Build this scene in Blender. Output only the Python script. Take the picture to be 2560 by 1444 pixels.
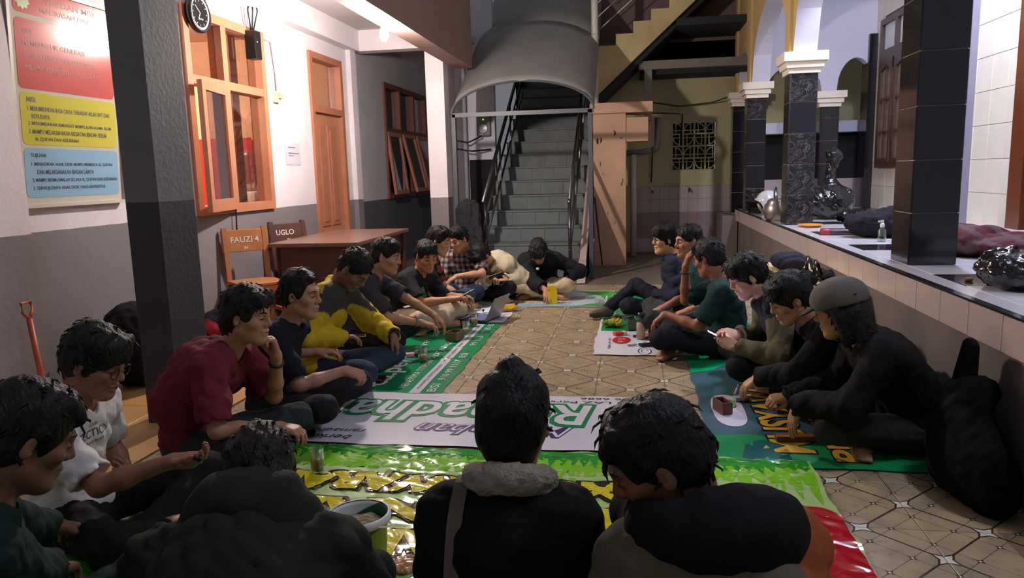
import bpy, bmesh, math, random
import numpy as np
from mathutils import Matrix, Vector
from mathutils.bvhtree import BVHTree

for o in list(bpy.data.objects): bpy.data.objects.remove(o)
SC = bpy.context.scene
COL = SC.collection
rng = random.Random(7)
PI = math.pi

# ------------------------------------------------------------------ camera
FPX = 1850.0          # focal length in pixels of the 2560-wide frame
CAMH = 1.30
def _n(v):
    v = np.array(v, float); return v / np.linalg.norm(v)
dY = _n((1583-1280, 424-722, FPX))
_d = np.array([.027, 1., 0.]); _d[2] = -(_d[0]*dY[0]+_d[1]*dY[1])/dY[2]
dZ = -_n(_d); dX = np.cross(dY, dZ)
RW = np.array([dX, dY, dZ])           # world <- camera(x right, y down, z forward)
CAMP = np.array([0, 0, CAMH])
def ray(u, v): return RW @ np.array([(u-1280)/FPX, (v-722)/FPX, 1.])
def G(u, v, z=0.):                    # point of height z seen at a pixel
    r = ray(u, v); return CAMP + r*((z-CAMH)/r[2])
def PY(u, v, Y):
    r = ray(u, v); return CAMP + r*(Y/r[1])
def PX(u, v, X):
    r = ray(u, v); return CAMP + r*(X/r[0])
cam = bpy.data.cameras.new('camera'); camo = bpy.data.objects.new('camera', cam); COL.objects.link(camo)
cam.sensor_width = 36.; cam.lens = 36.*FPX/2560.; cam.clip_start = .05; cam.clip_end = 200
M = Matrix.Identity(4)
right, down, fwd = RW[:, 0], RW[:, 1], RW[:, 2]
for i in range(3):
    M[i][0] = right[i]; M[i][1] = -down[i]; M[i][2] = -fwd[i]; M[i][3] = CAMP[i]
camo.matrix_world = M
SC.camera = camo

# ------------------------------------------------------------------ world and light
w = bpy.data.worlds.new('night'); SC.world = w; w.use_nodes = True
bg = w.node_tree.nodes['Background']; bg.inputs[0].default_value = (.33, .34, .38, 1); bg.inputs[1].default_value = .12
SC.view_settings.view_transform = 'Standard'
try: SC.view_settings.look = 'None'
except Exception: pass
SC.view_settings.exposure = 2.0; SC.view_settings.gamma = 1.0
SC.view_settings.use_curve_mapping = False
BULB_STRENGTH = 850.0      # bare bulb under the left roof edge
PORCH_STRENGTH = 260.0       # tube lamp under the ceiling of the raised porch
PORCH2_STRENGTH = 70.0      # second porch tube, near end
ROOM_FILL_STRENGTH = 900.0        # added bulb that brightens the room behind the window

# ------------------------------------------------------------------ tagging
def tag(o, label=None, cat=None, group=None, kind=None):
    if label: o['label'] = label
    if cat: o['category'] = cat
    if group: o['group'] = group
    if kind: o['kind'] = kind
    return o
def empty(name, loc=(0, 0, 0), rz=0.):
    o = bpy.data.objects.new(name, None); COL.objects.link(o)
    o.location = loc; o.rotation_euler = (0, 0, rz); o.empty_display_size = .05
    return o
def thing(name, label, cat, loc=(0, 0, 0), rz=0., group=None):
    return tag(empty(name, loc, rz), label, cat, group)
def link(name, me, mat=None, parent=None, loc=None):
    o = bpy.data.objects.new(name, me); COL.objects.link(o)
    if mat is not None and not me.materials: me.materials.append(mat)
    if parent is not None: o.parent = parent
    if loc is not None: o.location = loc
    return o

# ------------------------------------------------------------------ materials
_m = {}
def S(c):     # sRGB 0-255 -> linear
    return tuple(((x/255.)/12.92 if x/255. <= .04045 else ((x/255.+.055)/1.055)**2.4) for x in c)
def mat(name, col=(128, 128, 128), rough=.6, var=.0, vscale=8., bump=0., bscale=60., metal=0., attr=False, spec=.5, coat=0., stretch=None, sheen=0.):
    if name in _m: return _m[name]
    m = bpy.data.materials.new(name); m.use_nodes = True; nt = m.node_tree; N = nt.nodes; L = nt.links
    p = N['Principled BSDF']; p.inputs['Roughness'].default_value = rough; p.inputs['Metallic'].default_value = metal
    p.inputs['Specular IOR Level'].default_value = spec
    if coat: p.inputs['Coat Weight'].default_value = coat; p.inputs['Coat Roughness'].default_value = .08
    if sheen: p.inputs['Sheen Weight'].default_value = sheen
    src = None
    if attr:
        a = N.new('ShaderNodeAttribute'); a.attribute_name = 'Col'; src = a.outputs['Color']
    c = S(col)+(1,)
    p.inputs['Base Color'].default_value = c
    tc = N.new('ShaderNodeTexCoord'); co = tc.outputs['Object']
    if stretch:
        mp = N.new('ShaderNodeMapping'); mp.inputs['Scale'].default_value = stretch; L.new(co, mp.inputs[0]); co = mp.outputs[0]
    if var:
        n = N.new('ShaderNodeTexNoise'); n.inputs['Scale'].default_value = vscale; n.inputs['Detail'].default_value = 6; L.new(co, n.inputs['Vector'])
        hs = N.new('ShaderNodeHueSaturation')
        mr = N.new('ShaderNodeMapRange'); mr.inputs[1].default_value = .25; mr.inputs[2].default_value = .75
        mr.inputs[3].default_value = 1-var; mr.inputs[4].default_value = 1+var*.6
        L.new(n.outputs['Fac'], mr.inputs[0]); L.new(mr.outputs[0], hs.inputs['Value'])
        if src: L.new(src, hs.inputs['Color'])
        else: hs.inputs['Color'].default_value = c
        src = hs.outputs['Color']
    if src: L.new(src, p.inputs['Base Color'])
    if bump:
        n2 = N.new('ShaderNodeTexNoise'); n2.inputs['Scale'].default_value = bscale; n2.inputs['Detail'].default_value = 4; L.new(co, n2.inputs['Vector'])
        b = N.new('ShaderNodeBump'); b.inputs['Strength'].default_value = bump; b.inputs['Distance'].default_value = .01
        L.new(n2.outputs['Fac'], b.inputs['Height']); L.new(b.outputs[0], p.inputs['Normal'])
    _m[name] = m
    return m
def emit(name, col, strength):
    if name in _m: return _m[name]
    m = bpy.data.materials.new(name); m.use_nodes = True; nt = m.node_tree; N = nt.nodes
    N.remove(N['Principled BSDF']); e = N.new('ShaderNodeEmission'); e.inputs[0].default_value = S(col)+(1,); e.inputs[1].default_value = strength
    nt.links.new(e.outputs[0], N['Material Output'].inputs[0]); _m[name] = m; return m
def glass(name, tint=(245, 250, 250), gloss=.12, rough=.03):
    if name in _m: return _m[name]
    m = bpy.data.materials.new(name); m.use_nodes = True; nt = m.node_tree; N = nt.nodes; L = nt.links
    N.remove(N['Principled BSDF'])
    t = N.new('ShaderNodeBsdfTransparent'); t.inputs[0].default_value = S(tint)+(1,)
    g = N.new('ShaderNodeBsdfGlossy'); g.inputs['Roughness'].default_value = rough
    lw = N.new('ShaderNodeLayerWeight'); lw.inputs[0].default_value = .25
    mr = N.new('ShaderNodeMapRange'); mr.inputs[3].default_value = gloss*.5; mr.inputs[4].default_value = min(1, gloss*5)
    L.new(lw.outputs['Facing'], mr.inputs[0])
    mx = N.new('ShaderNodeMixShader'); L.new(mr.outputs[0], mx.inputs[0]); L.new(t.outputs[0], mx.inputs[1]); L.new(g.outputs[0], mx.inputs[2])
    L.new(mx.outputs[0], N['Material Output'].inputs[0]); _m[name] = m; return m
def two_tone(name, top, low, z, rough=.7, var=.08, bump=.15):
    """painted plaster: one colour of paint above the height z, another below"""
    if name in _m: return _m[name]
    m = mat(name, top, rough, 0, bump=bump, bscale=35.); nt = m.node_tree; N = nt.nodes; L = nt.links
    p = N['Principled BSDF']
    g = N.new('ShaderNodeNewGeometry'); s = N.new('ShaderNodeSeparateXYZ'); L.new(g.outputs['Position'], s.inputs[0])
    nn = N.new('ShaderNodeTexNoise'); nn.inputs['Scale'].default_value = 9.; nn.inputs['Detail'].default_value = 3; L.new(g.outputs['Position'], nn.inputs['Vector'])
    ad = N.new('ShaderNodeMath'); ad.operation = 'MULTIPLY_ADD'; ad.inputs[1].default_value = .010; L.new(nn.outputs['Fac'], ad.inputs[0]); L.new(s.outputs['Z'], ad.inputs[2])
    gt = N.new('ShaderNodeMath'); gt.operation = 'GREATER_THAN'; gt.inputs[1].default_value = z+.005; L.new(ad.outputs[0], gt.inputs[0])
    mx = N.new('ShaderNodeMix'); mx.data_type = 'RGBA'; mx.inputs[6].default_value = S(low)+(1,); mx.inputs[7].default_value = S(top)+(1,)
    L.new(gt.outputs[0], mx.inputs[0])
    n = N.new('ShaderNodeTexNoise'); n.inputs['Scale'].default_value = 2.5; n.inputs['Detail'].default_value = 8; n.inputs['Roughness'].default_value = .7; L.new(g.outputs['Position'], n.inputs['Vector'])
    mr = N.new('ShaderNodeMapRange'); mr.inputs[1].default_value = .3; mr.inputs[2].default_value = .75; mr.inputs[3].default_value = 1-var; mr.inputs[4].default_value = 1.
    L.new(n.outputs['Fac'], mr.inputs[0])
    hs = N.new('ShaderNodeHueSaturation'); L.new(mx.outputs[2], hs.inputs['Color']); L.new(mr.outputs[0], hs.inputs['Value']); L.new(hs.outputs[0], p.inputs['Base Color'])
    return m

# ------------------------------------------------------------------ mesh helpers
class MB:
    """collects simple solids into one mesh"""
    def __init__(s): s.v = []; s.f = []; s.mi = []
    def add(s, vs, fs, mi=0):
        n = len(s.v); s.v += [tuple(map(float, v)) for v in vs]; s.f += [tuple(i+n for i in f) for f in fs]; s.mi += [mi]*len(fs)
        return s
    def box(s, x0, x1, y0, y1, z0, z1, mi=0, bev=0.):
        if bev <= 0:
            vs = [(x0,y0,z0),(x1,y0,z0),(x1,y1,z0),(x0,y1,z0),(x0,y0,z1),(x1,y0,z1),(x1,y1,z1),(x0,y1,z1)]
            return s.add(vs, [(3,2,1,0),(4,5,6,7),(0,1,5,4),(1,2,6,5),(2,3,7,6),(3,0,4,7)], mi)
        bm = bmesh.new(); bmesh.ops.create_cube(bm, size=1)
        for v in bm.verts:
            v.co = Vector(((x0+x1)/2+v.co.x*(x1-x0), (y0+y1)/2+v.co.y*(y1-y0), (z0+z1)/2+v.co.z*(z1-z0)))
        bmesh.ops.bevel(bm, geom=bm.edges[:], offset=bev, segments=2, affect='EDGES', profile=.6)
        s.bm(bm, mi); bm.free(); return s
    def bm(s, bm, mi=0):
        bm.verts.index_update()
        return s.add([v.co[:] for v in bm.verts], [[v.index for v in f.verts] for f in bm.faces], mi)
    def bar(s, a, b, wd, ht=None, up=(0, 0, 1), mi=0):
        ht = wd if ht is None else ht
        a = Vector(a); b = Vector(b); d = (b-a).normalized(); u = Vector(up)
        if abs(d.dot(u)) > .98: u = Vector((1, 0, 0))
        x = d.cross(u).normalized()*wd/2; y = x.cross(d).normalized()*ht/2
        vs = [a-x-y, a+x-y, a+x+y, a-x+y, b-x-y, b+x-y, b+x+y, b-x+y]
        return s.add(vs, [(0,1,2,3),(7,6,5,4),(4,5,1,0),(5,6,2,1),(6,7,3,2),(7,4,0,3)], mi)
    def tube(s, pts, r, n=8, mi=0, cap=True):
        pts = [Vector(p) for p in pts]; rs = r if isinstance(r, (list, tuple)) else [r]*len(pts)
        vs = []; fs = []; ref = Vector((0, 0, 1))
        d0 = (pts[1]-pts[0]).normalized()
        if abs(d0.dot(ref)) > .9: ref = Vector((1, 0, 0))
        for i, p in enumerate(pts):
            d = ((pts[min(i+1, len(pts)-1)]-pts[max(i-1, 0)])).normalized()
            x = d.cross(ref)
            x = x.normalized() if x.length > 1e-6 else Vector((1, 0, 0))
            y = d.cross(x).normalized(); ref = y.cross(d) if False else ref
            for k in range(n):
                a = 2*PI*k/n; vs.append(p+(x*math.cos(a)+y*math.sin(a))*rs[i])
        for i in range(len(pts)-1):
            for k in range(n): fs.append((i*n+k, i*n+(k+1) % n, (i+1)*n+(k+1) % n, (i+1)*n+k))
        if cap: fs.append(tuple(range(n))); fs.append(tuple(reversed(range((len(pts)-1)*n, len(pts)*n))))
        return s.add(vs, fs, mi)
    def lathe(s, prof, c=(0, 0, 0), n=20, mi=0):
        vs = []; fs = []
        for r, z in prof:
            for k in range(n):
                a = 2*PI*k/n; vs.append((c[0]+r*math.cos(a), c[1]+r*math.sin(a), c[2]+z))
        m = len(prof)
        for i in range(m-1):
            for k in range(n): fs.append((i*n+k, i*n+(k+1) % n, (i+1)*n+(k+1) % n, (i+1)*n+k))
        return s.add(vs, fs, mi)
    def prism(s, poly, axis, a, b, mi=0):
        """2D polygon extruded along an axis ('x': poly in (y,z); 'y': (x,z); 'z': (x,y))"""
        def P(p, t):
            return (t, p[0], p[1]) if axis == 'x' else (p[0], t, p[1]) if axis == 'y' else (p[0], p[1], t)
        n = len(poly); vs = [P(p, a) for p in poly]+[P(p, b) for p in poly]
        fs = [tuple(range(n)), tuple(reversed(range(n, 2*n)))]+[(i, (i+1) % n, n+(i+1) % n, n+i) for i in range(n)]
        return s.add(vs, fs, mi)
    def quad(s, a, b, c, d, mi=0): return s.add([a, b, c, d], [(0, 1, 2, 3)], mi)
    def mesh(s, name, mats, smooth=False):
        me = bpy.data.meshes.new(name); me.from_pydata(s.v, [], s.f)
        mats = mats if isinstance(mats, (list, tuple)) else [mats]
        for m in mats: me.materials.append(m)
        if len(mats) > 1: me.polygons.foreach_set('material_index', s.mi)
        if smooth: me.polygons.foreach_set('use_smooth', [True]*len(me.polygons))
        bm = bmesh.new(); bm.from_mesh(me); bmesh.ops.recalc_face_normals(bm, faces=bm.faces); bm.to_mesh(me); bm.free()
        me.update(); return me
    def build(s, name, mats, parent=None, smooth=False, loc=None):
        return link(name, s.mesh(name, mats, smooth), None, parent, loc)
def struct(name, mb, mats, parent=None, smooth=False):
    o = mb.build(name, mats, parent, smooth)
    if parent is None: o['kind'] = 'structure'
    return o
def arr_mesh(name, V, Fq, mats, col=None, smooth=True):
    """mesh from numpy arrays of vertices and quads/triangles"""
    me = bpy.data.meshes.new(name); V = np.asarray(V, np.float32); Fq = np.asarray(Fq, np.int32)
    k = Fq.shape[1]; me.vertices.add(len(V)); me.vertices.foreach_set('co', V.ravel())
    me.loops.add(Fq.size); me.loops.foreach_set('vertex_index', Fq.ravel())
    me.polygons.add(len(Fq)); me.polygons.foreach_set('loop_start', np.arange(0, Fq.size, k, dtype=np.int32))
    try: me.polygons.foreach_set('loop_total', np.full(len(Fq), k, np.int32))
    except Exception: pass
    me.polygons.foreach_set('use_smooth', np.full(len(Fq), smooth, bool))
    for m in (mats if isinstance(mats, (list, tuple)) else [mats]): me.materials.append(m)
    if col is not None:
        a = me.color_attributes.new('Col', 'FLOAT_COLOR', 'POINT')
        c = np.ones((len(V), 4), np.float32); c[:, :3] = col; a.data.foreach_set('color', c.ravel())
    me.update(calc_edges=True); return me
_txt = {}
def text2d(body, size=1., offset=0., shear=0., align='LEFT', maxedge=None, res=3, spacing=1., box=None):
    """flat lettering: vertices (x, y) and faces of a line of text; box=(w,h) stretches it to a size"""
    cu = bpy.data.curves.new('t', 'FONT'); cu.body = body; cu.size = size; cu.offset = offset; cu.shear = shear
    cu.align_x = align; cu.resolution_u = res; cu.space_character = spacing
    o = bpy.data.objects.new('t', cu); COL.objects.link(o)
    dg = bpy.context.evaluated_depsgraph_get(); me = bpy.data.meshes.new_from_object(o.evaluated_get(dg))
    bm = bmesh.new(); bm.from_mesh(me); bmesh.ops.triangulate(bm, faces=bm.faces)
    xs = [v.co.x for v in bm.verts]; ys = [v.co.y for v in bm.verts]
    if box and xs:
        sx = box[0]/max(1e-6, max(xs)-min(xs)); sy = box[1]/max(1e-6, max(ys)-min(ys)); x0, y0 = min(xs), min(ys)
        for v in bm.verts: v.co.x = (v.co.x-x0)*sx; v.co.y = (v.co.y-y0)*sy
    if maxedge:
        for _ in range(5):
            es = [e for e in bm.edges if e.calc_length() > maxedge]
            if not es: break
            bmesh.ops.subdivide_edges(bm, edges=es, cuts=1); bmesh.ops.triangulate(bm, faces=[f for f in bm.faces if len(f.verts) > 3])
    bm.verts.index_update()
    V = np.array([v.co[:] for v in bm.verts]).reshape(-1, 3); Fc = [tuple(v.index for v in f.verts) for f in bm.faces]
    bm.free(); bpy.data.objects.remove(o); bpy.data.curves.remove(cu); bpy.data.meshes.remove(me)
    return V, Fc
def lettering(name, body, origin, ux, uy, size, m, parent=None, offset=0., lift=.002, align='LEFT', shear=0., box=None, fn=None, maxedge=None, spacing=1.):
    """text laid on a surface: origin + x*ux + y*uy, lifted along the normal; fn warps points"""
    V, Fc = text2d(body, size, offset, shear, align, maxedge, spacing=spacing, box=box)
    if not len(V): return None
    ux = np.array(ux, float); uy = np.array(uy, float); nrm = np.cross(ux, uy); nrm /= np.linalg.norm(nrm)
    P = np.array(origin)[None]+V[:, :1]*ux+V[:, 1:2]*uy+nrm*lift
    if fn is not None: P = fn(P)
    me = bpy.data.meshes.new(name); me.from_pydata([tuple(p) for p in P], [], Fc); me.materials.append(m); me.update()
    return link(name, me, None, parent)
def ball(mb, c, r, n=10, mi=0):
    pr = [(max(1e-4, r*math.sin(PI*i/n)), -r*math.cos(PI*i/n)) for i in range(n+1)]
    return mb.lathe(pr, c, 2*n, mi)
# ------------------------------------------------------------------ floor
class NX:
    """tiny expression builder over Math nodes"""
    def __init__(s, nt): s.nt = nt
    def __call__(s, op, *a):
        n = s.nt.nodes.new('ShaderNodeMath'); n.operation = op
        for i, x in enumerate(a):
            if isinstance(x, (int, float)): n.inputs[i].default_value = x
            else: s.nt.links.new(x, n.inputs[i])
        return n.outputs[0]
TS = .415; TX0 = .19; TY0 = 2.68
def floor_tile_mat():
    m = mat('yard_tile', (150, 130, 100), .22, 0, spec=.5); nt = m.node_tree; N = nt.nodes; L = nt.links; p = N['Principled BSDF']; X = NX(nt)
    tc = N.new('ShaderNodeTexCoord'); s = N.new('ShaderNodeSeparateXYZ'); L.new(tc.outputs['Object'], s.inputs[0])
    u = X('MULTIPLY_ADD', s.outputs['X'], 1/TS, .5); v = X('MULTIPLY_ADD', s.outputs['Y'], 1/TS, .5)
    P = X('ADD', u, v); Q = X('SUBTRACT', u, v)
    dp = X('SUBTRACT', X('FRACT', P), .5); dq = X('SUBTRACT', X('FRACT', Q), .5)
    a = X('ABSOLUTE', dp); b = X('ABSOLUTE', dq); main = X('MINIMUM', a, b)
    du = X('ABSOLUTE', X('MULTIPLY', X('ADD', dp, dq), .5)); dv = X('ABSOLUTE', X('MULTIPLY', X('SUBTRACT', dp, dq), .5))
    star = X('SUBTRACT', X('MAXIMUM', du, dv), X('MULTIPLY', X('MINIMUM', du, dv), .38))
    hp = X('SUBTRACT', X('FRACT', X('MULTIPLY', P, 2.)), .5); hq = X('SUBTRACT', X('FRACT', X('MULTIPLY', Q, 2.)), .5)
    ha = X('ABSOLUTE', hp); hb = X('ABSOLUTE', hq); thin = X('MINIMUM', ha, hb)
    r2 = X('SQRT', X('ADD', X('MULTIPLY', hp, hp), X('MULTIPLY', hq, hq)))
    hs_ = X('SUBTRACT', X('ADD', ha, hb), X('MULTIPLY', X('MAXIMUM', ha, hb), .62))
    is_main = X('LESS_THAN', main, .014); is_thin = X('LESS_THAN', thin, .012)
    is_out = X('LESS_THAN', star, .062); is_star = X('LESS_THAN', star, .044)
    is_dk = X('LESS_THAN', hs_, .055); is_dot = X('LESS_THAN', r2, .034)
    dark = X('MAXIMUM', X('MAXIMUM', is_main, X('MULTIPLY', is_thin, .72)), X('MAXIMUM', is_out, is_dk))
    lite = X('MAXIMUM', is_star, is_dot)
    oi = N.new('ShaderNodeObjectInfo')
    mp = N.new('ShaderNodeMapping'); L.new(tc.outputs['Object'], mp.inputs[0])
    cmb = N.new('ShaderNodeCombineXYZ'); L.new(X('MULTIPLY', oi.outputs['Random'], 37.), cmb.inputs[0]); L.new(X('MULTIPLY', oi.outputs['Random'], 91.), cmb.inputs[1]); L.new(cmb.outputs[0], mp.inputs['Location'])
    n = N.new('ShaderNodeTexNoise'); n.inputs['Scale'].default_value = 6.; n.inputs['Detail'].default_value = 7; n.inputs['Roughness'].default_value = .65; L.new(mp.outputs[0], n.inputs['Vector'])
    cr = N.new('ShaderNodeValToRGB'); L.new(n.outputs['Fac'], cr.inputs[0])
    cr.color_ramp.elements[0].position = .3; cr.color_ramp.elements[0].color = S((138, 125, 102))+(1,)
    cr.color_ramp.elements[1].position = .72; cr.color_ramp.elements[1].color = S((184, 163, 128))+(1,)
    m1 = N.new('ShaderNodeMix'); m1.data_type = 'RGBA'; m1.inputs[7].default_value = S((62, 46, 36))+(1,); L.new(dark, m1.inputs[0]); L.new(cr.outputs[0], m1.inputs[6])
    m2 = N.new('ShaderNodeMix'); m2.data_type = 'RGBA'; m2.inputs[7].default_value = S((214, 208, 196))+(1,); L.new(lite, m2.inputs[0]); L.new(m1.outputs[2], m2.inputs[6])
    L.new(m2.outputs[2], p.inputs['Base Color'])
    n3 = N.new('ShaderNodeTexNoise'); n3.inputs['Scale'].default_value = 25.; L.new(mp.outputs[0], n3.inputs['Vector'])
    mr = N.new('ShaderNodeMapRange'); mr.inputs[3].default_value = .2; mr.inputs[4].default_value = .42; L.new(n3.outputs['Fac'], mr.inputs[0]); L.new(mr.outputs[0], p.inputs['Roughness'])
    return m
def tile_mesh(name, sx, sy, t, m, bev=.002):
    mb = MB(); b = bev
    vs = [(-sx/2, -sy/2, -t), (sx/2, -sy/2, -t), (sx/2, sy/2, -t), (-sx/2, sy/2, -t),
          (-sx/2, -sy/2, -b), (sx/2, -sy/2, -b), (sx/2, sy/2, -b), (-sx/2, sy/2, -b),
          (-sx/2+b, -sy/2+b, 0), (sx/2-b, -sy/2+b, 0), (sx/2-b, sy/2-b, 0), (-sx/2+b, sy/2-b, 0)]
    mb.add(vs, [(3,2,1,0),(0,1,5,4),(1,2,6,5),(2,3,7,6),(3,0,4,7),(4,5,9,8),(5,6,10,9),(6,7,11,10),(7,4,8,11),(8,9,10,11)])
    return mb.mesh(name, m)
def place(name, me, parent, loc, rot=None):
    o = bpy.data.objects.new(name, me); COL.objects.link(o); o.parent = parent; o.location = loc
    if rot: o.rotation_euler = rot
    return o
concrete = mat('concrete', (112, 100, 86), .75, .35, 3., bump=.3, bscale=25.)
grout = mat('grout', (84, 72, 60), .8, .2, 6.)
LEDX = 1.43; PZ = .71; WLX = -3.5
mb = MB(); mb.box(-8, 6, -1.5, 14, -.2, -.010)
floor = struct('floor', mb, concrete); floor['label'] = 'worn concrete floor of the covered yard'
ftm = floor_tile_mat(); tmesh = tile_mesh('floor_tile', TS-.003, TS-.003, .010, ftm)
mb = MB(); mb.box(-2.3, LEDX, -.6, 8.1, -.0095, -.004); gb = mb.build('grout_bed', grout, floor)
for i in range(-6, 4):
    for j in range(-8, 14):
        x = TX0+(i+.5)*TS; y = TY0+(j+.5)*TS
        if x+TS/2 < LEDX+.05 and x > -2.35:
            place('floor_tile', tmesh, floor, (x, y, rng.uniform(-.0008, .0004)))
otm = mat('orange_tile', (206, 160, 104), .3, .12, 4.)
omesh = tile_mesh('porch_tile', .397, .397, .010, otm)
for i in range(4):
    for j in range(20):
        place('porch_tile', omesh, floor, (-2.52-.4*i, 1.2+.4*j, .001))
# dusty bare strip in front of the far tap wall keeps the concrete of the floor itself

# ------------------------------------------------------------------ left building
white_grey = two_tone('plaster_white_grey', (228, 222, 228), (126, 121, 125), 1.02, var=.12)
frame_or = mat('orange_paint', (180, 122, 92), .38, .12, 5., bump=.1, bscale=30.)
frame_or2 = mat('orange_paint_door', (172, 112, 84), .4, .14, 6., bump=.1, bscale=30.)
dark_wood = mat('dark_frame_wood', (112, 66, 50), .5, .2, 6.)
pane = glass('window_pane', (236, 232, 230), .22, .02)
CEIL = 3.10; BEAMZ = 2.85
WY0, WY1, WZ0, WZ1 = 5.55, 6.86, 1.02, 2.68      # window in the left wall
DY0, DY1, DZ1 = 7.88, 8.80, 2.68                # door
T = .16
mb = MB()
mb.box(WLX-T, WLX, 4.99, WY0, -.02, CEIL); mb.box(WLX-T, WLX, WY0, WY1, -.02, WZ0); mb.box(WLX-T, WLX, WY0, WY1, WZ1, CEIL)
mb.box(WLX-T, WLX, WY1, DY0, -.02, CEIL); mb.box(WLX-T, WLX, DY0, DY1, DZ1, CEIL); mb.box(WLX-T, WLX, DY1, 9.35, -.02, CEIL)
mb.box(WLX, WLX+.13, 5.2, 9.2, BEAMZ, CEIL)                    # beam under the ceiling
mb.box(WLX, WLX+.06, 9.02, 9.2, -.02, BEAMZ)                   # corner pilaster
struct('wall_left', mb, white_grey)['label'] = 'white plaster wall with grey wainscot, window and orange door'
mb = MB()
mb.box(-3.78, -3.60, 2.0, 5.2, -.02, 3.4); mb.box(-3.605, -3.5, 1.9, 3.85, -.03, 3.41)
struct('wall_left_front', mb, white_grey)['label'] = 'white and grey plaster wall carrying the notice board'
mb = MB(); mb.box(-3.60, -3.50, 4.945, 4.99, 1.02, 3.4)
struct('trim_1', mb, mat('trim_orange', (188, 96, 60), .5, .1))['label'] = 'thin orange corner trim beside the notice board'
mb = MB(); mb.box(-3.7, -2.2, 2.6, 9.3, CEIL, CEIL+.12)
struct('ceiling', mb, mat('ceiling_paint', (196, 190, 190), .8, .1, 3.))['label'] = 'pale ceiling of the left porch'
fas = mat('fascia_paint', (150, 120, 112), .75, .14, 2.5, bump=.15, bscale=30.)
mb = MB(); mb.box(-2.22, -2.0, 2.0, 9.45, 2.62, 5.2)
struct('wall_upper_left', mb, fas)['label'] = 'brown pink upper wall and roof edge beam of the left porch'
SX0_ = -1.93
# header, post and alcove past the porch
mb = MB(); mb.box(WLX+.06, -2.30, 9.16, 9.36, BEAMZ, CEIL); mb.box(-2.53, -2.30, 9.14, 9.38, -.02, CEIL)
struct('column_1', mb, white_grey)['label'] = 'square white post with grey foot at the end of the left porch'
mb = MB()
A0, A1, AZ0, AZ1 = 10.35, 12.5, .98, 2.62
mb.box(WLX-T, WLX, 9.35, A0, -.02, 3.1); mb.box(WLX-T, WLX, A0, A1, -.02, AZ0); mb.box(WLX-T, WLX, A0, A1, AZ1, 3.1); mb.box(WLX-T, WLX, A1, 13.2, -.02, 3.1)
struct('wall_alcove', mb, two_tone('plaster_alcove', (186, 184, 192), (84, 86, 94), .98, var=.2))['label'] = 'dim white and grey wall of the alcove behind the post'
mb = MB(); mb.box(WLX-T, -2.2, 9.3, 13.4, 3.1, 3.2)
struct('ceiling_alcove', mb, mat('ceiling_paint'))['label'] = 'ceiling of the dim alcove'
mb = MB(); mb.box(WLX-T, -2.6, 13.2, 13.35, -.02, 4.6); mb.box(-2.66, SX0_-.02, 10.62, 10.75, -.02, 4.6)
struct('wall_back_left', mb, two_tone('plaster_backleft', (196, 194, 206), (170, 168, 178), .2, var=.15))['label'] = 'pale wall behind the covered staircase'
# near grey column
mb = MB(); mb.box(-2.62, -2.43, 3.52, 3.84, -.02, 5.)
struct('column_2', mb, two_tone('column_paint', (112, 112, 114), (58, 58, 66), 1.20, var=.25, bump=.22))['label'] = 'grey plastered square column with a darker foot, nearest on the left'

# ---- window of the left wall
def rect_frame(mb, x0, x1, y0, y1, z0, z1, w):
    mb.box(x0, x1, y0, y1, z1-w, z1); mb.box(x0, x1, y0, y1, z0, z0+w); mb.box(x0, x1, y0, y0+w, z0+w, z1-w); mb.box(x0, x1, y1-w, y1, z0+w, z1-w)
wn = empty('window_1', (0, 0, 0)); wn['kind'] = 'structure'; wn['label'] = 'orange wooden window with one casement standing open'
mb = MB(); rect_frame(mb, WLX-.12, WLX+.03, WY0, WY1, WZ0, WZ1, .075); mb.build('window_frame', frame_or, wn)
mb = MB(); mb.box(WLX-.1, WLX+.025, WY0+.075, WY1-.075, 2.08, 2.15); mb.build('transom_bar', frame_or, wn)
ym = 6.14
mb = MB(); mb.box(WLX-.1, WLX+.026, ym-.04, ym+.04, WZ0+.075, 2.08); mb.box(WLX-.1, WLX+.026, ym-.04, ym+.04, 2.15, WZ1-.075); mb.build('mullion', frame_or, wn)
for a, b, c, d in ((WY0+.07, ym-.04, 2.15, WZ1-.07), (ym+.04, WY1-.07, 2.15, WZ1-.07), (ym+.04, WY1-.07, WZ0+.07, 2.08)):
    mb = MB(); mb.box(WLX-.045, WLX-.04, a, b, c, d); mb.build('pane', pane, wn)
# casement hung at the mullion and swung out a little
hs = empty('sash', (WLX+.03, ym-.045, 0), .20); hs.parent = wn
sw = .60
mb = MB(); 
for bx in ((-.02, .02, -sw, 0, 2.02, 2.09), (-.02, .02, -sw, 0, WZ0+.03, WZ0+.13), (-.02, .02, -sw, -sw+.075, WZ0+.13, 2.02), (-.02, .02, -.075, 0, WZ0+.13, 2.02)): mb.box(*bx)
mb.build('sash_frame', frame_or, hs)
mb = MB(); mb.box(-.003, .003, -sw+.075, -.075, WZ0+.13, 2.02); mb.build('pane', pane, hs)
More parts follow.
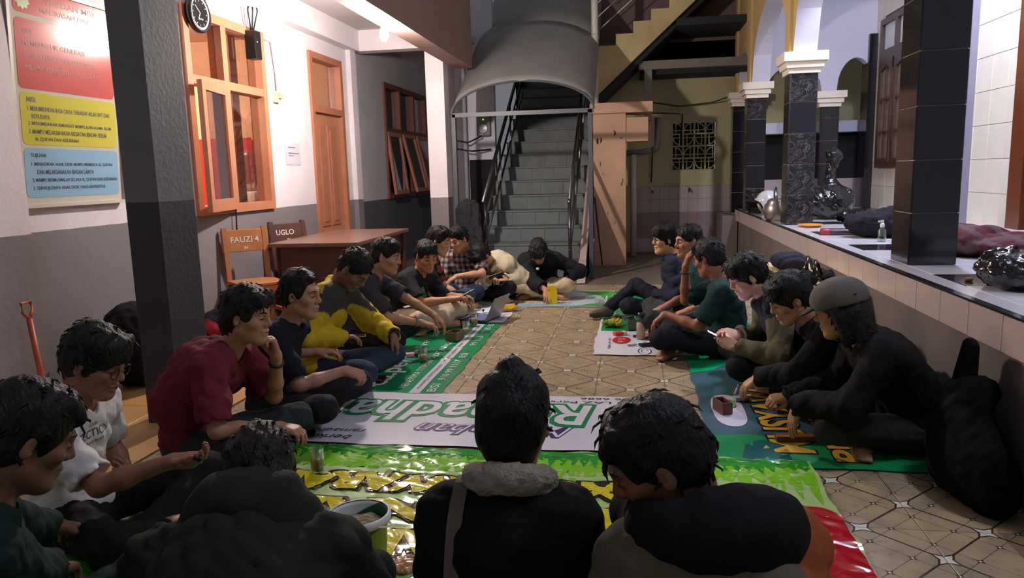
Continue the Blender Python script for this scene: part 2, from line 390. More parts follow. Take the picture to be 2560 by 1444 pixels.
# room behind the window
pinkw = mat('room_paint', (222, 186, 160), .8, .06, 2.)
mb = MB(); mb.box(-6.6, -6.5, 4.2, 9.4, -.02, 3.1); mb.box(-6.6, WLX-T, 9.3, 9.4, -.02, 3.1); mb.box(-6.6, WLX-T, 4.2, 4.3, -.02, 3.1); mb.box(-6.6, WLX-T, 4.2, 9.4, 3.1, 3.2)
struct('wall_room', mb, pinkw)['label'] = 'peach painted room behind the orange window'
mb = MB(); mb.box(-4.60, -4.42, 7.9, 8.05, 0, 3.1)
struct('trim_2', mb, mat('room_post', (120, 72, 58), .6, .1))['label'] = 'brown posts inside the room behind the window'
b = thing('red_cloth', 'red cloth hung on the wall inside the room behind the window', 'cloth', (-5.35, 9.27, 0), PI/2)
mb = MB()
for k in range(24):
    y0 = -.8+k*1.6/24; y1 = y0+1.6/24; x0 = .02*math.sin(k*1.3); x1 = .02*math.sin((k+1)*1.3)
    mb.quad((x0-.03, y0*.5, .3), (x1-.03, y1*.5, .3), (x1-.03, y1*.5, 1.85), (x0-.03, y0*.5, 1.85))
mb.build('cloth_sheet', mat('red_cloth', (206, 48, 44), .8, .12, 5.), b)
# bottled water stand in the room
wt = thing('water_dispenser', 'white table water dispenser with a clear gallon bottle behind the window', 'dispenser', (-4.72, 8.72, 0))
mb = MB(); mb.box(-.16, .16, -.3, .3, 0, 1.0, bev=.01); mb.build('cabinet', mat('room_post'), wt)
mb = MB(); mb.box(-.14, .14, -.2, .2, 1.0, 1.16, bev=.04); mb.build('body', mat('white_plastic', (232, 230, 226), .35), wt)
mb = MB(); mb.lathe([(.01, 1.16), (.05, 1.17), (.05, 1.2), (.13, 1.26), (.135, 1.34), (.12, 1.37), (.135, 1.40), (.135, 1.5), (.12, 1.53), (.135, 1.56), (.13, 1.64), (.01, 1.66)], (0, 0, 0), 20); mb.build('bottle', glass('clear_plastic', (222, 232, 240), .3, .05), wt, True)
mb = MB(); mb.tube([(.13, .04, 1.06), (.17, .04, 1.06), (.17, .04, 1.03)], .012); mb.build('tap', mat('black_plastic', (24, 24, 26), .4), wt)
# second window, dark, with leaning sashes
wn2 = empty('window_2', (0, 0, 0)); wn2['kind'] = 'structure'; wn2['label'] = 'brown wooden window of the alcove with sashes standing ajar'
mb = MB(); rect_frame(mb, WLX-.1, WLX+.03, A0, A1, AZ0, AZ1, .07); mb.build('window_frame', dark_wood, wn2)
mb = MB(); mb.box(WLX-.08, WLX+.03, A0+.07, A1-.07, 1.92, 1.99); mb.build('transom_bar', dark_wood, wn2)
for k in (1, 2):
    yy = A0+(A1-A0)*k/3; mb = MB(); mb.box(WLX-.08, WLX+.028, yy-.035, yy+.035, AZ0+.07, 1.92); mb.box(WLX-.08, WLX+.028, yy-.035, yy+.035, 1.99, AZ1-.07); mb.build('mullion', dark_wood, wn2)
for k in range(3):
    y0 = A0+(A1-A0)*k/3+.05; y1 = A0+(A1-A0)*(k+1)/3-.05
    s = empty('sash', (WLX+.02, 0, 1.93)); s.parent = wn2; s.rotation_euler = (0, -.10-.12*(k > 0), 0)
    mb = MB(); rect_frame(mb, -.02, .02, y0, y1, -.9, 0, .06); mb.build('sash_frame', mat('sash_wood', (168, 108, 82), .45, .15), s)
    mb = MB(); mb.box(-.004, .004, y0+.06, y1-.06, -.84, -.06); mb.build('pane', glass('dark_pane', (90, 92, 100), .3, .03), s)
    mb = MB(); mb.box(WLX-.04, WLX-.035, y0, y1, 2.0, AZ1-.07); mb.build('pane', glass('dark_pane'), wn2)
mb = MB(); mb.box(WLX-T-.02, WLX-T-.005, A0-.1, A1+.1, AZ0-.1, AZ1+.1); mb.build('dark_room', mat('dark_void', (16, 15, 17), .9), wn2)

# ---- door
dr = empty('door_1', (0, 0, 0)); dr['kind'] = 'structure'; dr['label'] = 'orange panelled wooden door with a transom light'
mb = MB(); mb.box(WLX-.1, WLX+.03, DY0, DY0+.07, 0, DZ1-.07); mb.box(WLX-.1, WLX+.03, DY1-.07, DY1, 0, DZ1-.07); mb.box(WLX-.1, WLX+.03, DY0, DY1, DZ1-.07, DZ1); mb.box(WLX-.1, WLX+.03, DY0+.07, DY1-.07, 2.03, 2.10)
mb.build('door_frame', frame_or2, dr)
mb = MB(); mb.box(WLX-.05, WLX-.045, DY0+.07, DY1-.07, 2.10, DZ1-.07); mb.build('transom_pane', pane, dr)
lf = MB(); lf.box(WLX-.06, WLX-.02, DY0+.07, DY1-.07, .01, 2.03)
lo = lf.build('door_leaf', frame_or, dr)
for a, b, c, d in ((.16, .40, .75, 1.9), (.46, .70, .75, 1.9), (.16, .40, .2, .62), (.46, .70, .2, .62)):
    mb = MB(); mb.prism([(DY0+a, c), (DY0+b, c), (DY0+b, d), (DY0+a, d)], 'x', WLX-.022, WLX-.008)
    mb.box(WLX-.01, WLX+.002, DY0+a+.05, DY0+b-.05, c+.05, d-.05); mb.build('door_panel', frame_or2, lo)
mb = MB(); mb.box(WLX-.02, WLX-.01, DY0+.09, DY0+.12, .95, 1.1); mb.build('lock_plate', mat('steel', (150, 156, 156), .3, metal=1.), lo)

# ------------------------------------------------------------------ staircase with vaulted canopy
SX0, SX1, SY0, NS, RH, TD = -1.93, -.66, 8.95, 17, .195, .32
st_grey = mat('stair_stone', (100, 108, 110), .55, .22, 7., bump=.15, bscale=40.)
joint = mat('stair_joint', (176, 178, 174), .7, .1)
stair = empty('staircase', (0, 0, 0)); stair['kind'] = 'structure'; stair['label'] = 'grey tiled staircase climbing under the vaulted canopy'
pole = []
for k in range(NS): pole += [(SY0+k*TD, k*RH), (SY0+k*TD, (k+1)*RH)]
pole += [(SY0+NS*TD, NS*RH), (SY0+NS*TD, NS*RH-.5), (SY0+.7, 0)]
mb = MB(); mb.prism(pole, 'x', SX0, SX1); mb.build('stair_core', joint, stair)
tw = (SX1-SX0)/4
for k in range(NS):
    yy = SY0+k*TD; off = 0 if k % 2 else .5
    mb = MB(); mb.box(SX0-.01, SX1, yy-.025, yy+TD, (k+1)*RH-.004, (k+1)*RH+.018, bev=.004); mb.build('tread', st_grey, stair)
    if k > 11: continue
    xs = [SX0]+[SX0+tw*(i+off) for i in range(5) if SX0 < SX0+tw*(i+off) < SX1]+[SX1]
    xs = sorted(set(xs))
    for a, b in zip(xs[:-1], xs[1:]):
        if b-a < .02: continue
        mb = MB(); mb.box(a+.003, b-.003, yy-.014, yy, k*RH+.022, (k+1)*RH-.008); mb.build('riser_tile', st_grey, stair)
mb = MB(); mb.prism([(SY0-.35, 0), (SY0+TD*9, RH*9.6), (SY0+TD*9, RH*6), (SY0+.6, 0)], 'x', SX1, SX1+.10); mb.prism([(SY0-.1, 0), (SY0-.1, .25), (SY0+TD*16, RH*16+.3), (SY0+TD*16, RH*13), (SY0+.6, 0)], 'x', SX1+.02, SX1+.1)
mb.build('stair_stringer', mat('stringer_paint', (176, 158, 150), .7, .12, 4.), stair)
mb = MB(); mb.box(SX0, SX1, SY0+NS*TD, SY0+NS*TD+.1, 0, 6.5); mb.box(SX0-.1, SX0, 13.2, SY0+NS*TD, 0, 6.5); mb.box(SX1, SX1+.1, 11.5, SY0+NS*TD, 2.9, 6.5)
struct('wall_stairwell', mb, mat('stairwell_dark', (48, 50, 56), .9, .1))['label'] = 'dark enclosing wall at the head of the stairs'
# canopy: barrel sheet rising with the stairs
can = thing('stair_canopy', 'grey curved sheet canopy vaulting over the staircase', 'canopy', (0, 0, 0))
cm = mat('canopy_sheet', (128, 124, 122), .55, .2, 2.2, bump=.2, bscale=8.)
cx, hw, cz, rise = -1.32, .86, 2.02, .36
def arch_pt(t, y, th=0.):
    a = PI*t; k = math.sin(a)
    return (cx-(hw+th)*math.cos(a), y, cz+(y-9.0)*.62+(rise+.12*min(1, max(0, (y-9)/3)))*k**1.0+th)
NA = 36
for sname, ya, yb in (('canopy_sheet', 9.0, 10.45), ('canopy_sheet', 10.4, 14.4)):
    V = []; Fq = []; ny = 10
    for j in range(ny+1):
        y = ya+(yb-ya)*j/ny
        for i in range(NA+1): V.append(arch_pt(i/NA, y, .004 if ya < 10 else 0))
    for j in range(ny):
        for i in range(NA): q = j*(NA+1)+i; Fq.append((q, q+1, q+NA+2, q+NA+1))
    me = arr_mesh('canopy_sheet', V, Fq, cm); o = link('canopy_sheet', me, None, can)
    md = o.modifiers.new('s', 'SOLIDIFY'); md.thickness = .012
steel_d = mat('railing_steel', (86, 88, 92), .28, .05, metal=.9)
steel_b = mat('railing_bright', (176, 176, 176), .22, metal=1.)
frame_g = mat('canopy_frame', (72, 76, 84), .45, .1)
mb = MB(); mb.tube([arch_pt(i/NA, 9.0) for i in range(NA+1)], .014); mb.build('front_rim', frame_g, can)
mb = MB(); mb.box(cx-hw, cx+hw, 9.0, 9.04, cz-.035, cz+.015); mb.build('tie_beam', frame_g, can)
for xx in (cx-hw-.01, cx+hw-.07):
    mb = MB(); mb.box(xx, xx+.05, 9.0, 9.05, 0 if xx < cx else .0, cz); mb.build('canopy_post', frame_g, can)
# railings
def railing(name, label, x, y0, y1, hts, posts):
    r = thing(name, label, 'railing', (x, y0, 0)); sl = RH/TD
    for h, rad in hts:
        mb = MB(); mb.tube([(0, 0, h), (0, y1-y0, h+(y1-y0)*sl)], rad, 10); mb.build('rail', steel_d, r, True)
    for py, big in posts:
        zz = max(0, py-SY0)*sl
        mb = MB(); mb.tube([(0, py-y0, zz), (0, py-y0, zz+(.98 if big else .93))], .02 if big else .014, 10); mb.build('rail_post', steel_b if not big else steel_d, r, True)
    return r
railing('stair_railing', 'steel stair railing on the left side of the steps', SX0+.12, SY0-.05, SY0+3.6, [(.95, .025), (.66, .016), (.40, .016)], [(SY0+.1, True), (SY0+.95, False), (SY0+1.25, False), (SY0+2.2, False), (SY0+3.3, False)])
railing('stair_railing', 'steel stair railing on the right side of the steps beside the pale stringer', SX1-.09, SY0-.12, SY0+3.6, [(.93, .022), (.62, .016), (.36, .016)], [(SY0-.1, True), (SY0+.06, False), (SY0+.9, False), (SY0+1.7, False), (SY0+2.6, False)])
# dark doorway and electricity meter on the wall left of the stairs
mb = MB(); mb.tube([(-2.42, 10.52, 0), (-2.42, 10.52, 3.4)], .085, 16)
struct('column_3', mb, mat('pale_column', (176, 174, 182), .7, .1))['label'] = 'pale narrow column behind the stair canopy'
mb = MB(); mb.box(-2.33, -1.96, 10.60, 10.63, 0, 1.50)
struct('door_2', mb, mat('dark_void'))['label'] = 'dark doorway behind the stair railing'
mt = thing('electricity_meter', 'small grey electricity meter on the wall left of the stairs', 'meter', (-2.10, 10.62, 1.98))
mb = MB(); mb.box(-.10, .10, -.08, 0, -.15, .15, bev=.02); mb.build('case', mat('meter_grey', (96, 98, 106), .5), mt)
mb = MB(); mb.lathe([(.001, 0), (.07, 0), (.06, .03), (.001, .035)], (0, 0, 0), 16); o = mb.build('dial', mat('meter_face', (150, 152, 158), .3), mt); o.location = (0, -.08, -.05); o.rotation_euler = (PI/2, 0, 0)
mb = MB(); ball(mb, (.0, -.083, .08), .007, 6); mb.build('indicator_light', emit('green_led', (150, 230, 60), 3.), mt)
for k, pts in enumerate(([(-2.52, 10.55, 2.1), (-2.5, 10.42, 1.78), (-2.3, 10.42, 1.74), (-2.12, 10.5, 1.83)], [(-2.52, 10.55, 1.95), (-2.48, 10.42, 1.66), (-2.25, 10.42, 1.62), (-2.0, 10.56, 1.64)])):
    mb = MB(); mb.tube(pts, .012, 6); o = mb.build('meter_cable', mat('cable_black', (28, 28, 32), .5), None, True)
    tag(o, ['upper black cable looping from the electricity meter', 'lower black cable sagging below the electricity meter'][k], 'cable')

# ------------------------------------------------------------------ yellow upper stairs, peach pillar, far wall
cream = mat('cream_paint', (190, 172, 124), .75, .22, 2.5, bump=.2, bscale=20.)
prof = [(-.62, 3.05), (-.24, 3.05), (-.24, 3.20), (.005, 3.20), (.005, 3.36), (.25, 3.36), (.25, 3.51), (.50, 3.51), (.50, 3.68), (.75, 3.68), (.75, 3.85), (1.0, 3.85), (1.0, 4.02), (1.25, 4.02), (1.25, 3.95), (-.5, 2.38), (-.62, 2.30)]
us = empty('staircase_upper', (0, 0, 0)); us['kind'] = 'structure'; us['label'] = 'cream stepped side of the upper flight of stairs'
mb = MB(); mb.prism(prof, 'y', 11.0, 11.12); mb.build('stepped_side', cream, us)
mb = MB()
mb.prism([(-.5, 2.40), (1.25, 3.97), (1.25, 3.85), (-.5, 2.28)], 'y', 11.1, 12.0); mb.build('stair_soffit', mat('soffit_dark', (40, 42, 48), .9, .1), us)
mb = MB(); mb.box(-.7, 1.7, 12.0, 12.1, 2.9, 6.); struct('wall_upper_back', mb, mat('brown_wall', (118, 96, 92), .8, .1))['label'] = 'brown wall above the far tap wall'
ur = thing('upper_stair_rods', 'three thin white railing rods above the cream upper stairs', 'railing', (0, 11.05, 0))
for k in range(3):
    mb = MB(); z = 3.22+k*.19; mb.tube([(-.55, 0, z), (.45, 0, z+.82)], .008, 6); mb.build('rod', mat('white_metal', (214, 206, 204), .4), ur, True)
dp = thing('drain_pipe', 'tall white drain pipe beside the yellow upper stairs', 'pipe', (-.51, 10.45, 0))
mb = MB(); mb.tube([(0, 0, 2.1), (0, 0, 5.)], .045, 12); mb.build('pipe', mat('pvc', (196, 194, 182), .45, .1), dp, True)
mb = MB(); mb.tube([(0, 0, 3.05), (0, 0, 3.12)], .05, 12); mb.build('pipe_coupling', mat('pvc'), dp, True)
peach = mat('peach_paint', (196, 156, 130), .75, .14, 3., bump=.25, bscale=14.)
pc = empty('column_peach', (0, 0, 0)); pc['kind'] = 'structure'; pc['label'] = 'peach plastered pillar with a capping slab'
mb = MB(); mb.box(-.54, -.10, 10.35, 10.75, -.02, 2.06); mb.build('shaft', peach, pc)
mb = MB(); mb.box(-.58, .26, 10.30, 10.80, 2.06, 2.20, bev=.008); mb.build('cap_slab', peach, pc)
mb = MB(); mb.box(-.10, .20, 10.37, 10.72, 1.68, 2.0); mb.build('side_lintel', peach, pc)
hr = random.Random(3)
for k in range(15):
    mb = MB(); a, z = hr.uniform(-.5, -.14), hr.uniform(.5, 1.9); r = hr.uniform(.008, .02)
    mb.lathe([(.001, .002), (r, .001), (r*1.1, 0)], (0, 0, 0), 7); o = mb.build('paint_chip', mat('chip_brown', (66, 42, 34), .9), pc); o.location = (a, 10.348, z); o.rotation_euler = (PI/2, 0, hr.uniform(0, 3)); o.scale = (1, hr.uniform(1, 2.2), 1)
st = tag(MB().tube([(-.52, 10.2, .95), (-.47, 10.2, .45), (-.42, 10.15, .02)], .012, 6).build('broom_stick', mat('dark_stick', (46, 38, 36), .7), None), 'thin dark stick leaning on the peach pillar', 'stick')
# tap wall
FW = 12.0
tapw = empty('wall_back', (0, 0, 0)); tapw['kind'] = 'structure'; tapw['label'] = 'cream wall with pink tiles, taps and a breeze block opening'
VX0, VX1, VZ0, VZ1 = .60, 1.27, 1.27, 2.01
mb = MB(); mb.box(-.55, VX0, FW, FW+.15, -.02, 3.2); mb.box(VX1, 4.2, FW, FW+.15, -.02, 3.2); mb.box(VX0, VX1, FW, FW+.15, -.02, VZ0); mb.box(VX0, VX1, FW, FW+.15, VZ1, 3.2)
mb.build('plaster', mat('tapwall_cream', (188, 178, 138), .8, .2, 1.6, bump=.1), tapw)
mb = MB(); mb.box(VX0, VX1, FW+.3, FW+.32, VZ0, VZ1); mb.build('dark_inside', mat('dark_void'), tapw)
pinkt = [mat('tile_pink_a', (186, 170, 172), .3, .06), mat('tile_pink_b', (150, 128, 132), .3, .08)]
tms = [tile_mesh('wall_tile', .142, .2, .008, pinkt[0]), tile_mesh('wall_tile', .142, .2, .008, pinkt[1]), ]
for i in range(11):
    x = -.02+.072+.145*i
    for j, z in enumerate((.11, .315, .52, .725, .93)):
        place('wall_tile', tms[1 if j in (1, 2) else 0], tapw, (x, FW-.008, z), (PI/2, 0, 0))
for i in range(12):
    x = 1.60+.072+.145*i
    for j, z in enumerate((.81, 1.0)): place('wall_tile', tms[0], tapw, (x, FW-.008, z), (PI/2, 0, 0))
mb = MB(); mb.box(-.1, 1.6, FW-.02, FW, 1.03, 1.05); mb.build('tile_ledge', mat('tapwall_cream'), tapw)
# breeze blocks 4x4
bw = (VX1-VX0)/4; bh = (VZ1-VZ0)/4
def block(fx, fz):
    mb = MB(); t = .012; D = .06
    def bx(x0, x1, z0, z1): mb.box(min(x0, x1)*fx if fx > 0 else bw-max(x0, x1), (max(x0, x1) if fx > 0 else bw-min(x0, x1)), 0, D, min(z0, z1) if fz > 0 else bh-max(z0, z1), max(z0, z1) if fz > 0 else bh-min(z0, z1))
    bx(0, bw, 0, t); bx(0, bw, bh-t, bh); bx(0, t, 0, bh); bx(bw-t, bw, 0, bh)
    bx(.05, .062, 0, bh); bx(0, bw, .05, .062)
    pts = []
    for q in range(9):
        a = PI/2*q/8; x = .062+.085*math.cos(a); z = .062+.095*math.sin(a)
        pts.append((x if fx > 0 else bw-x, D/2, z if fz > 0 else bh-z))
    for q in range(8): mb.bar(pts[q], pts[q+1], .014, D, up=(0, 1, 0))
    return mb.mesh('breeze_block', mat('tapwall_cream'))
bms = {(a, b): block(a, b) for a in (1, -1) for b in (1, -1)}
for i in range(4):
    for j in range(4): place('breeze_block', bms[(1 if (i+j) % 2 else -1, 1 if j % 2 else -1)], tapw, (VX0+bw*i, FW-.01, VZ0+bh*j))
for k, (x, z) in enumerate(((.30, .96), (.86, .97))):
    t = thing('water_tap', ['white and steel wall tap, the left of two on the pink tiles', 'dark wall tap, the right of two on the pink tiles'][k], 'tap', (x, FW-.02, z))
    mb = MB(); mb.tube([(0, 0, 0), (0, -.07, 0), (0, -.09, -.03)], .014, 8); mb.build('spout', steel_d, t, True)
    mb = MB(); mb.box(-.012, .012, -.05, -.03, .01, .06 if k == 0 else .03); mb.build('tap_handle', mat('white_plastic') if k == 0 else steel_d, t)
# roof over the tap corner and its post
mb = MB(); mb.box(.08, 1.75, 11.2, 11.35, 2.72, 2.84); mb.box(.16, .27, 11.22, 11.33, 2.0, 2.75)
struct('trim_3', mb, mat('grey_beam', (122, 116, 106), .7, .12))['label'] = 'grey beam and hanging post under the upper stairs'
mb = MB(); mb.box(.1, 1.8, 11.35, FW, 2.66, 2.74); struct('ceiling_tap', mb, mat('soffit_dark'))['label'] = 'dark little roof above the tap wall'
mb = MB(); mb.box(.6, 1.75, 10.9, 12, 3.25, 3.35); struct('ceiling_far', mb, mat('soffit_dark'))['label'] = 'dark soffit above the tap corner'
dp2 = thing('waste_pipe', 'white waste pipe with elbow coming out beside the peach pillar', 'pipe', (0, 11.3, 0))
mb = MB(); mb.tube([(0.0, .1, 0), (0, .1, 1.52)], .05, 10); mb.build('pipe', mat('pvc'), dp2, True)
mb = MB(); mb.tube([(-.1, .1, 1.55), (.15, .1, 1.56), (.30, .1, 1.58)], .045, 10); mb.build('pipe', mat('pvc_dark', (120, 118, 116), .5), dp2, True)
mb = MB(); mb.tube([(.28, .1, 1.58), (.34, .1, 1.6), (.36, .1, 1.68), (.36, .1, 2.05)], .05, 10); mb.build('pipe_elbow', mat('pvc_dark'), dp2, True)
cab = mat('cable_black')
for k, pts in enumerate(([(.25, 11.4, 2.12), (.6, 11.8, 2.13), (.75, 11.95, 2.12), (.73, 11.97, 1.75)], [(.2, 11.8, 2.32), (.7, 11.9, 2.24), (1.2, 11.9, 2.28), (1.5, 11.6, 2.36)], [(.30, 11.95, 1.6), (.28, 11.95, 1.1)])):
    mb = MB(); mb.tube(pts, .011, 6); tag(mb.build('cable', cab, None, True), ['dark cable bending down to the breeze block opening', 'thin cable sagging across the cream tap wall', 'short dark cable hanging below the waste pipe elbow'][k], 'cable')

# ------------------------------------------------------------------ raised porch on the right
PY0, PY1, BWX = 1.0, 10.95, 3.12
wallp = mat('parapet_paint', (122, 110, 106), .75, .14, 2.5, bump=.15)
mb = MB(); mb.box(LEDX+.03, LEDX+.2, PY0, PY1, -.02, .55); mb.box(LEDX+.03, 6, PY1-.15, PY1, -.02, PZ-.02); mb.box(LEDX+.05, 6, PY0, PY1, .56, PZ-.012)
mb.box(1.25, LEDX+.03, 10.9, 11.6, -.02, .62)
struct('wall_right', mb, wallp)['label'] = 'grey painted side wall of the raised porch'
floorp = empty('floor_porch', (0, 0, 0)); floorp['kind'] = 'structure'; floorp['label'] = 'white tiled floor of the raised porch with black border tiles'
bandm = mat('band_tile', (200, 182, 178), .3, .06, 5.)
wht = mat('porch_white_tile', (226, 224, 230), .12, .05, 3.); blk = mat('porch_black_tile', (38, 36, 40), .15, .1)
bt = tile_mesh('band_tile', .30, .16, .014, bandm)
for j in range(33):
    y = PY0+.15+.303*j
    place('band_tile', bt, floorp, (LEDX+.002, y, .63), (PI/2, 0, -PI/2))
mb = MB(); mb.box(LEDX-.008, LEDX+.03, PY0, PY1, PZ-.006, PZ+.004); mb.build('edge_strip', blk, floorp)
mb = MB(); mb.box(LEDX+.03, 6, PY0, PY1, PZ-.012, PZ-.006); mb.build('grout_bed', grout, floorp)
wt_ = tile_mesh('porch_tile', .397, .397, .008, wht); bt_ = tile_mesh('porch_tile', .397, .397, .008, blk); be_ = tile_mesh('porch_tile', .10, .397, .008, wht)
for j in range(25):
    y = PY0+.2+.4*j
    place('porch_tile', be_, floorp, (LEDX+.085, y, PZ))
    for i in range(5):
        x = LEDX+.14+.2+.4*i
        place('porch_tile', bt_ if (j in (4, 7, 11, 14, 17, 20, 23) and i < 5) else wt_, floorp, (x, y, PZ))
# pillars
tile_bk = mat('pillar_tile_black', (34, 32, 38), .12, .06, 3., spec=.6)
def marble():
    m = mat('pillar_tile_marble', (40, 38, 42), .15, 0, spec=.6); nt = m.node_tree; N = nt.nodes; L = nt.links
    tc = N.new('ShaderNodeTexCoord'); n = N.new('ShaderNodeTexNoise'); n.inputs['Scale'].default_value = 9; n.inputs['Detail'].default_value = 8; n.inputs['Distortion'].default_value = 2.2
    L.new(tc.outputs['Object'], n.inputs['Vector'])
    cr = N.new('ShaderNodeValToRGB'); e = cr.color_ramp.elements; e[0].position = .47; e[0].color = S((34, 32, 36))+(1,); e[1].position = .5; e[1].color = S((92, 86, 84))+(1,)
    x = cr.color_ramp.elements.new(.53); x.color = S((40, 38, 40))+(1,)
    L.new(n.outputs['Fac'], cr.inputs[0]); L.new(cr.outputs[0], N['Principled BSDF'].inputs['Base Color']); return m
tile_mb = marble()
gold = mat('pillar_joint', (168, 150, 120), .6, .1)
capm = mat('capital_white', (236, 226, 208), .6, .05)
def pillar(name, label, x0, x1, y0, y1, ztop, marbled, capital=True, th=.30, z0=PZ):
    r = empty(name, (0, 0, 0)); r['kind'] = 'structure'; r['label'] = label
    mb = MB(); mb.box(x0+.008, x1-.008, y0+.008, y1-.008, z0-.01, ztop); mb.build('pillar_core', gold, r)
    mf = [tile_mesh('pillar_tile', x1-x0-.012, th-.006, .009, m) for m in (tile_bk, tile_mb)]
    ms = [tile_mesh('pillar_tile', y1-y0-.012, th-.006, .009, m) for m in (tile_bk, tile_mb)]
    k = 0; z = z0
    while z < ztop-.02:
        hgt = min(th, ztop-z); mi = 1 if k in marbled else 0; sc = hgt/th
        for loc, rot, mm in ((((x0+x1)/2, y0, z+hgt/2), (PI/2, 0, 0), mf), ((x0, (y0+y1)/2, z+hgt/2), (PI/2, 0, -PI/2), ms), ((x1, (y0+y1)/2, z+hgt/2), (PI/2, 0, PI/2), ms), (((x0+x1)/2, y1, z+hgt/2), (PI/2, 0, PI), mf)):
            o = place('pillar_tile', mm[mi], r, loc, rot); o.scale = (1, sc, 1)
        z += th; k += 1
    if capital:
        for i, (e, a, b) in enumerate(((.02, 0, .05), (.045, .05, .11), (.075, .11, .2))):
            mb = MB(); mb.box(x0-e, x1+e, y0-e, y1+e, ztop+a, ztop+b, bev=.006); mb.build('capital_step', capm, r)
    return r
CT = 2.18
pillar('column_porch_1', 'big black tiled pillar nearest the camera on the raised porch', 1.57, 1.83, 4.57, 4.87, 4.2, (), False)
pillar('column_porch_2', 'black tiled pillar with gold joints and white stepped capital, second of the porch', 1.51, 1.77, 7.78, 8.06, CT, (0, 1, 2, 4))
pillar('column_porch_3', 'third black tiled porch pillar with white capital, beside the helmet', 1.48, 1.72, 10.32, 10.58, CT, (0, 4))
pillar('column_porch_4', 'farthest narrow black tiled pillar in front of the tap wall', 1.46, 1.70, 11.6, 11.85, CT, (), z0=.62)
pillar('column_porch_5', 'black pillar with white capital inside the porch behind the bin bag', 2.44, 2.68, 10.55, 10.8, 2.05, ())
# arcade above the pillars
cream2 = mat('arcade_cream', (206, 176, 118), .75, .12, 2.); lav = mat('arcade_soffit', (206, 206, 222), .7, .05, 3.)
def arch_wall(mb, ya, yb, zs, rise, ztop, axis, a, b, n=24, mi=0, mis=1):
    pts = [(ya+(yb-ya)*i/n, zs+rise*math.sqrt(max(0, 1-(2*i/n-1)**2))) for i in range(n+1)]
    def P(p, t): return (t, p[0], p[1]) if axis == 'x' else (p[0], t, p[1])
    for t in (a, b):
        for i in range(n): mb.quad(P(pts[i], t), P(pts[i+1], t), P((pts[i+1][0], ztop), t), P((pts[i][0], ztop), t), mi if t == a else mis)
    for i in range(n): mb.quad(P(pts[i], a), P(pts[i], b), P(pts[i+1], b), P(pts[i+1], a), mis)
mb = MB(); ZS = CT+.2; XA, XB = 1.53, 1.75
arch_wall(mb, 4.87, 7.78, ZS, .95, 4.6, 'x', XA, XB); arch_wall(mb, 8.06, 10.32, ZS, .82, 4.6, 'x', XA, XB); arch_wall(mb, 10.58, 11.6, ZS, .5, 4.6, 'x', XA, XB)
for y0, y1 in ((7.78, 8.06), (10.32, 10.58), (11.6, 11.85)):
    mb.box(XA, XB, y0, y1, ZS, 4.6); mb.box(XA-.03, XA+.001, y0+.03, y1-.03, ZS, 4.59)
    mb.quad((XA+.002, y0-.001, ZS), (XB, y0-.001, ZS), (XB, y0-.001, 4.6), (XA+.002, y0-.001, 4.6), 1)
struct('wall_arcade', mb, [cream2, lav])['label'] = 'cream arcade wall with round arches over the porch pillars'
mb = MB(); arch_wall(mb, 1.75, 2.47, 2.25, .36, 4.6, 'y', 10.62, 10.78, mis=0); arch_wall(mb, 2.65, BWX, 2.25, .42, 4.6, 'y', 10.62, 10.78, mis=0)
mb.box(2.47, 2.65, 10.62, 10.78, 2.25, 4.6)
struct('wall_cross_arch', mb, lav)['label'] = 'pale cross arches at the far end of the porch'
mb = MB(); mb.box(1.4, 6, PY0, 12.0, 4.2, 4.3); struct('ceiling_porch', mb, mat('porch_ceiling', (206, 206, 216), .8, .05))['label'] = 'pale ceiling of the raised porch'
mb = MB(); mb.box(1.75, 4.2, 11.2, 11.4, 1.75, 1.9); mb.box(1.85, 3.2, 11.5, 11.55, 1.1, 1.75, 1); mb.box(1.75, 4.2, 11.45, 11.5, .3, 1.1, 2)
struct('trim_4', mb, [lav, mat('dark_void'), pinkt[0]])['label'] = 'pale ledge above a dark opening past the far end of the porch'
# back wall of the porch: white tiles, window, door
bwall = empty('wall_porch_back', (0, 0, 0)); bwall['kind'] = 'structure'; bwall['label'] = 'white tiled back wall of the porch with brown window and door'
wtile = mat('wall_tile_cream', (206, 200, 184), .28, .06, 4.)
mb = MB(); mb.box(BWX+.01, BWX+.2, 5.6, 10.95, PZ, 4.2); mb.build('wall_core', grout, bwall)
mb = MB(); mb.box(BWX-.1, BWX+.1, 10.55, 10.85, PZ, 2.95); mb.build('dark_pilaster', tile_bk, bwall)
WY = (9.15, 10.32); WZ = (1.24, 3.06)
tw_, th_ = .30, .30
wm = tile_mesh('wall_tile', tw_-.004, th_-.004, .01, wtile)
for j in range(12):
    for i in range(13):
        y = 6.72+tw_*i+.15; z = PZ+th_*j+.15
        if y > 10.6: continue
        if WY[0]-.1 < y < WY[1]+.1 and WZ[0]+.1 < z < WZ[1]-.05: continue
        place('wall_tile', wm, bwall, (BWX, y, z), (PI/2, 0, -PI/2))
mb = MB(); mb.box(BWX-.06, BWX+.02, 7.64, 7.72, PZ, 4.2); mb.build('corner_strip', mat('strip_grey', (120, 116, 130), .4), bwall)
brown = mat('brown_varnish', (92, 46, 22), .3, .2, 5., stretch=(1, 1, .2))
w3 = empty('window_3', (0, 0, 0)); w3['kind'] = 'structure'; w3['label'] = 'brown porch window with scalloped sashes and white curtained toplights'
brn = mat('window_brown', (74, 54, 46), .4, .15)
mb = MB(); rect_frame(mb, BWX-.05, BWX+.02, WY[0], WY[1], WZ[0], WZ[1], .07); mb.build('window_frame', brn, w3)
mb = MB(); mb.box(BWX-.05, BWX+.02, WY[0]+.07, WY[1]-.07, 2.56, 2.68); mb.build('transom_bar', brn, w3)
ymid = (WY[0]+WY[1])/2
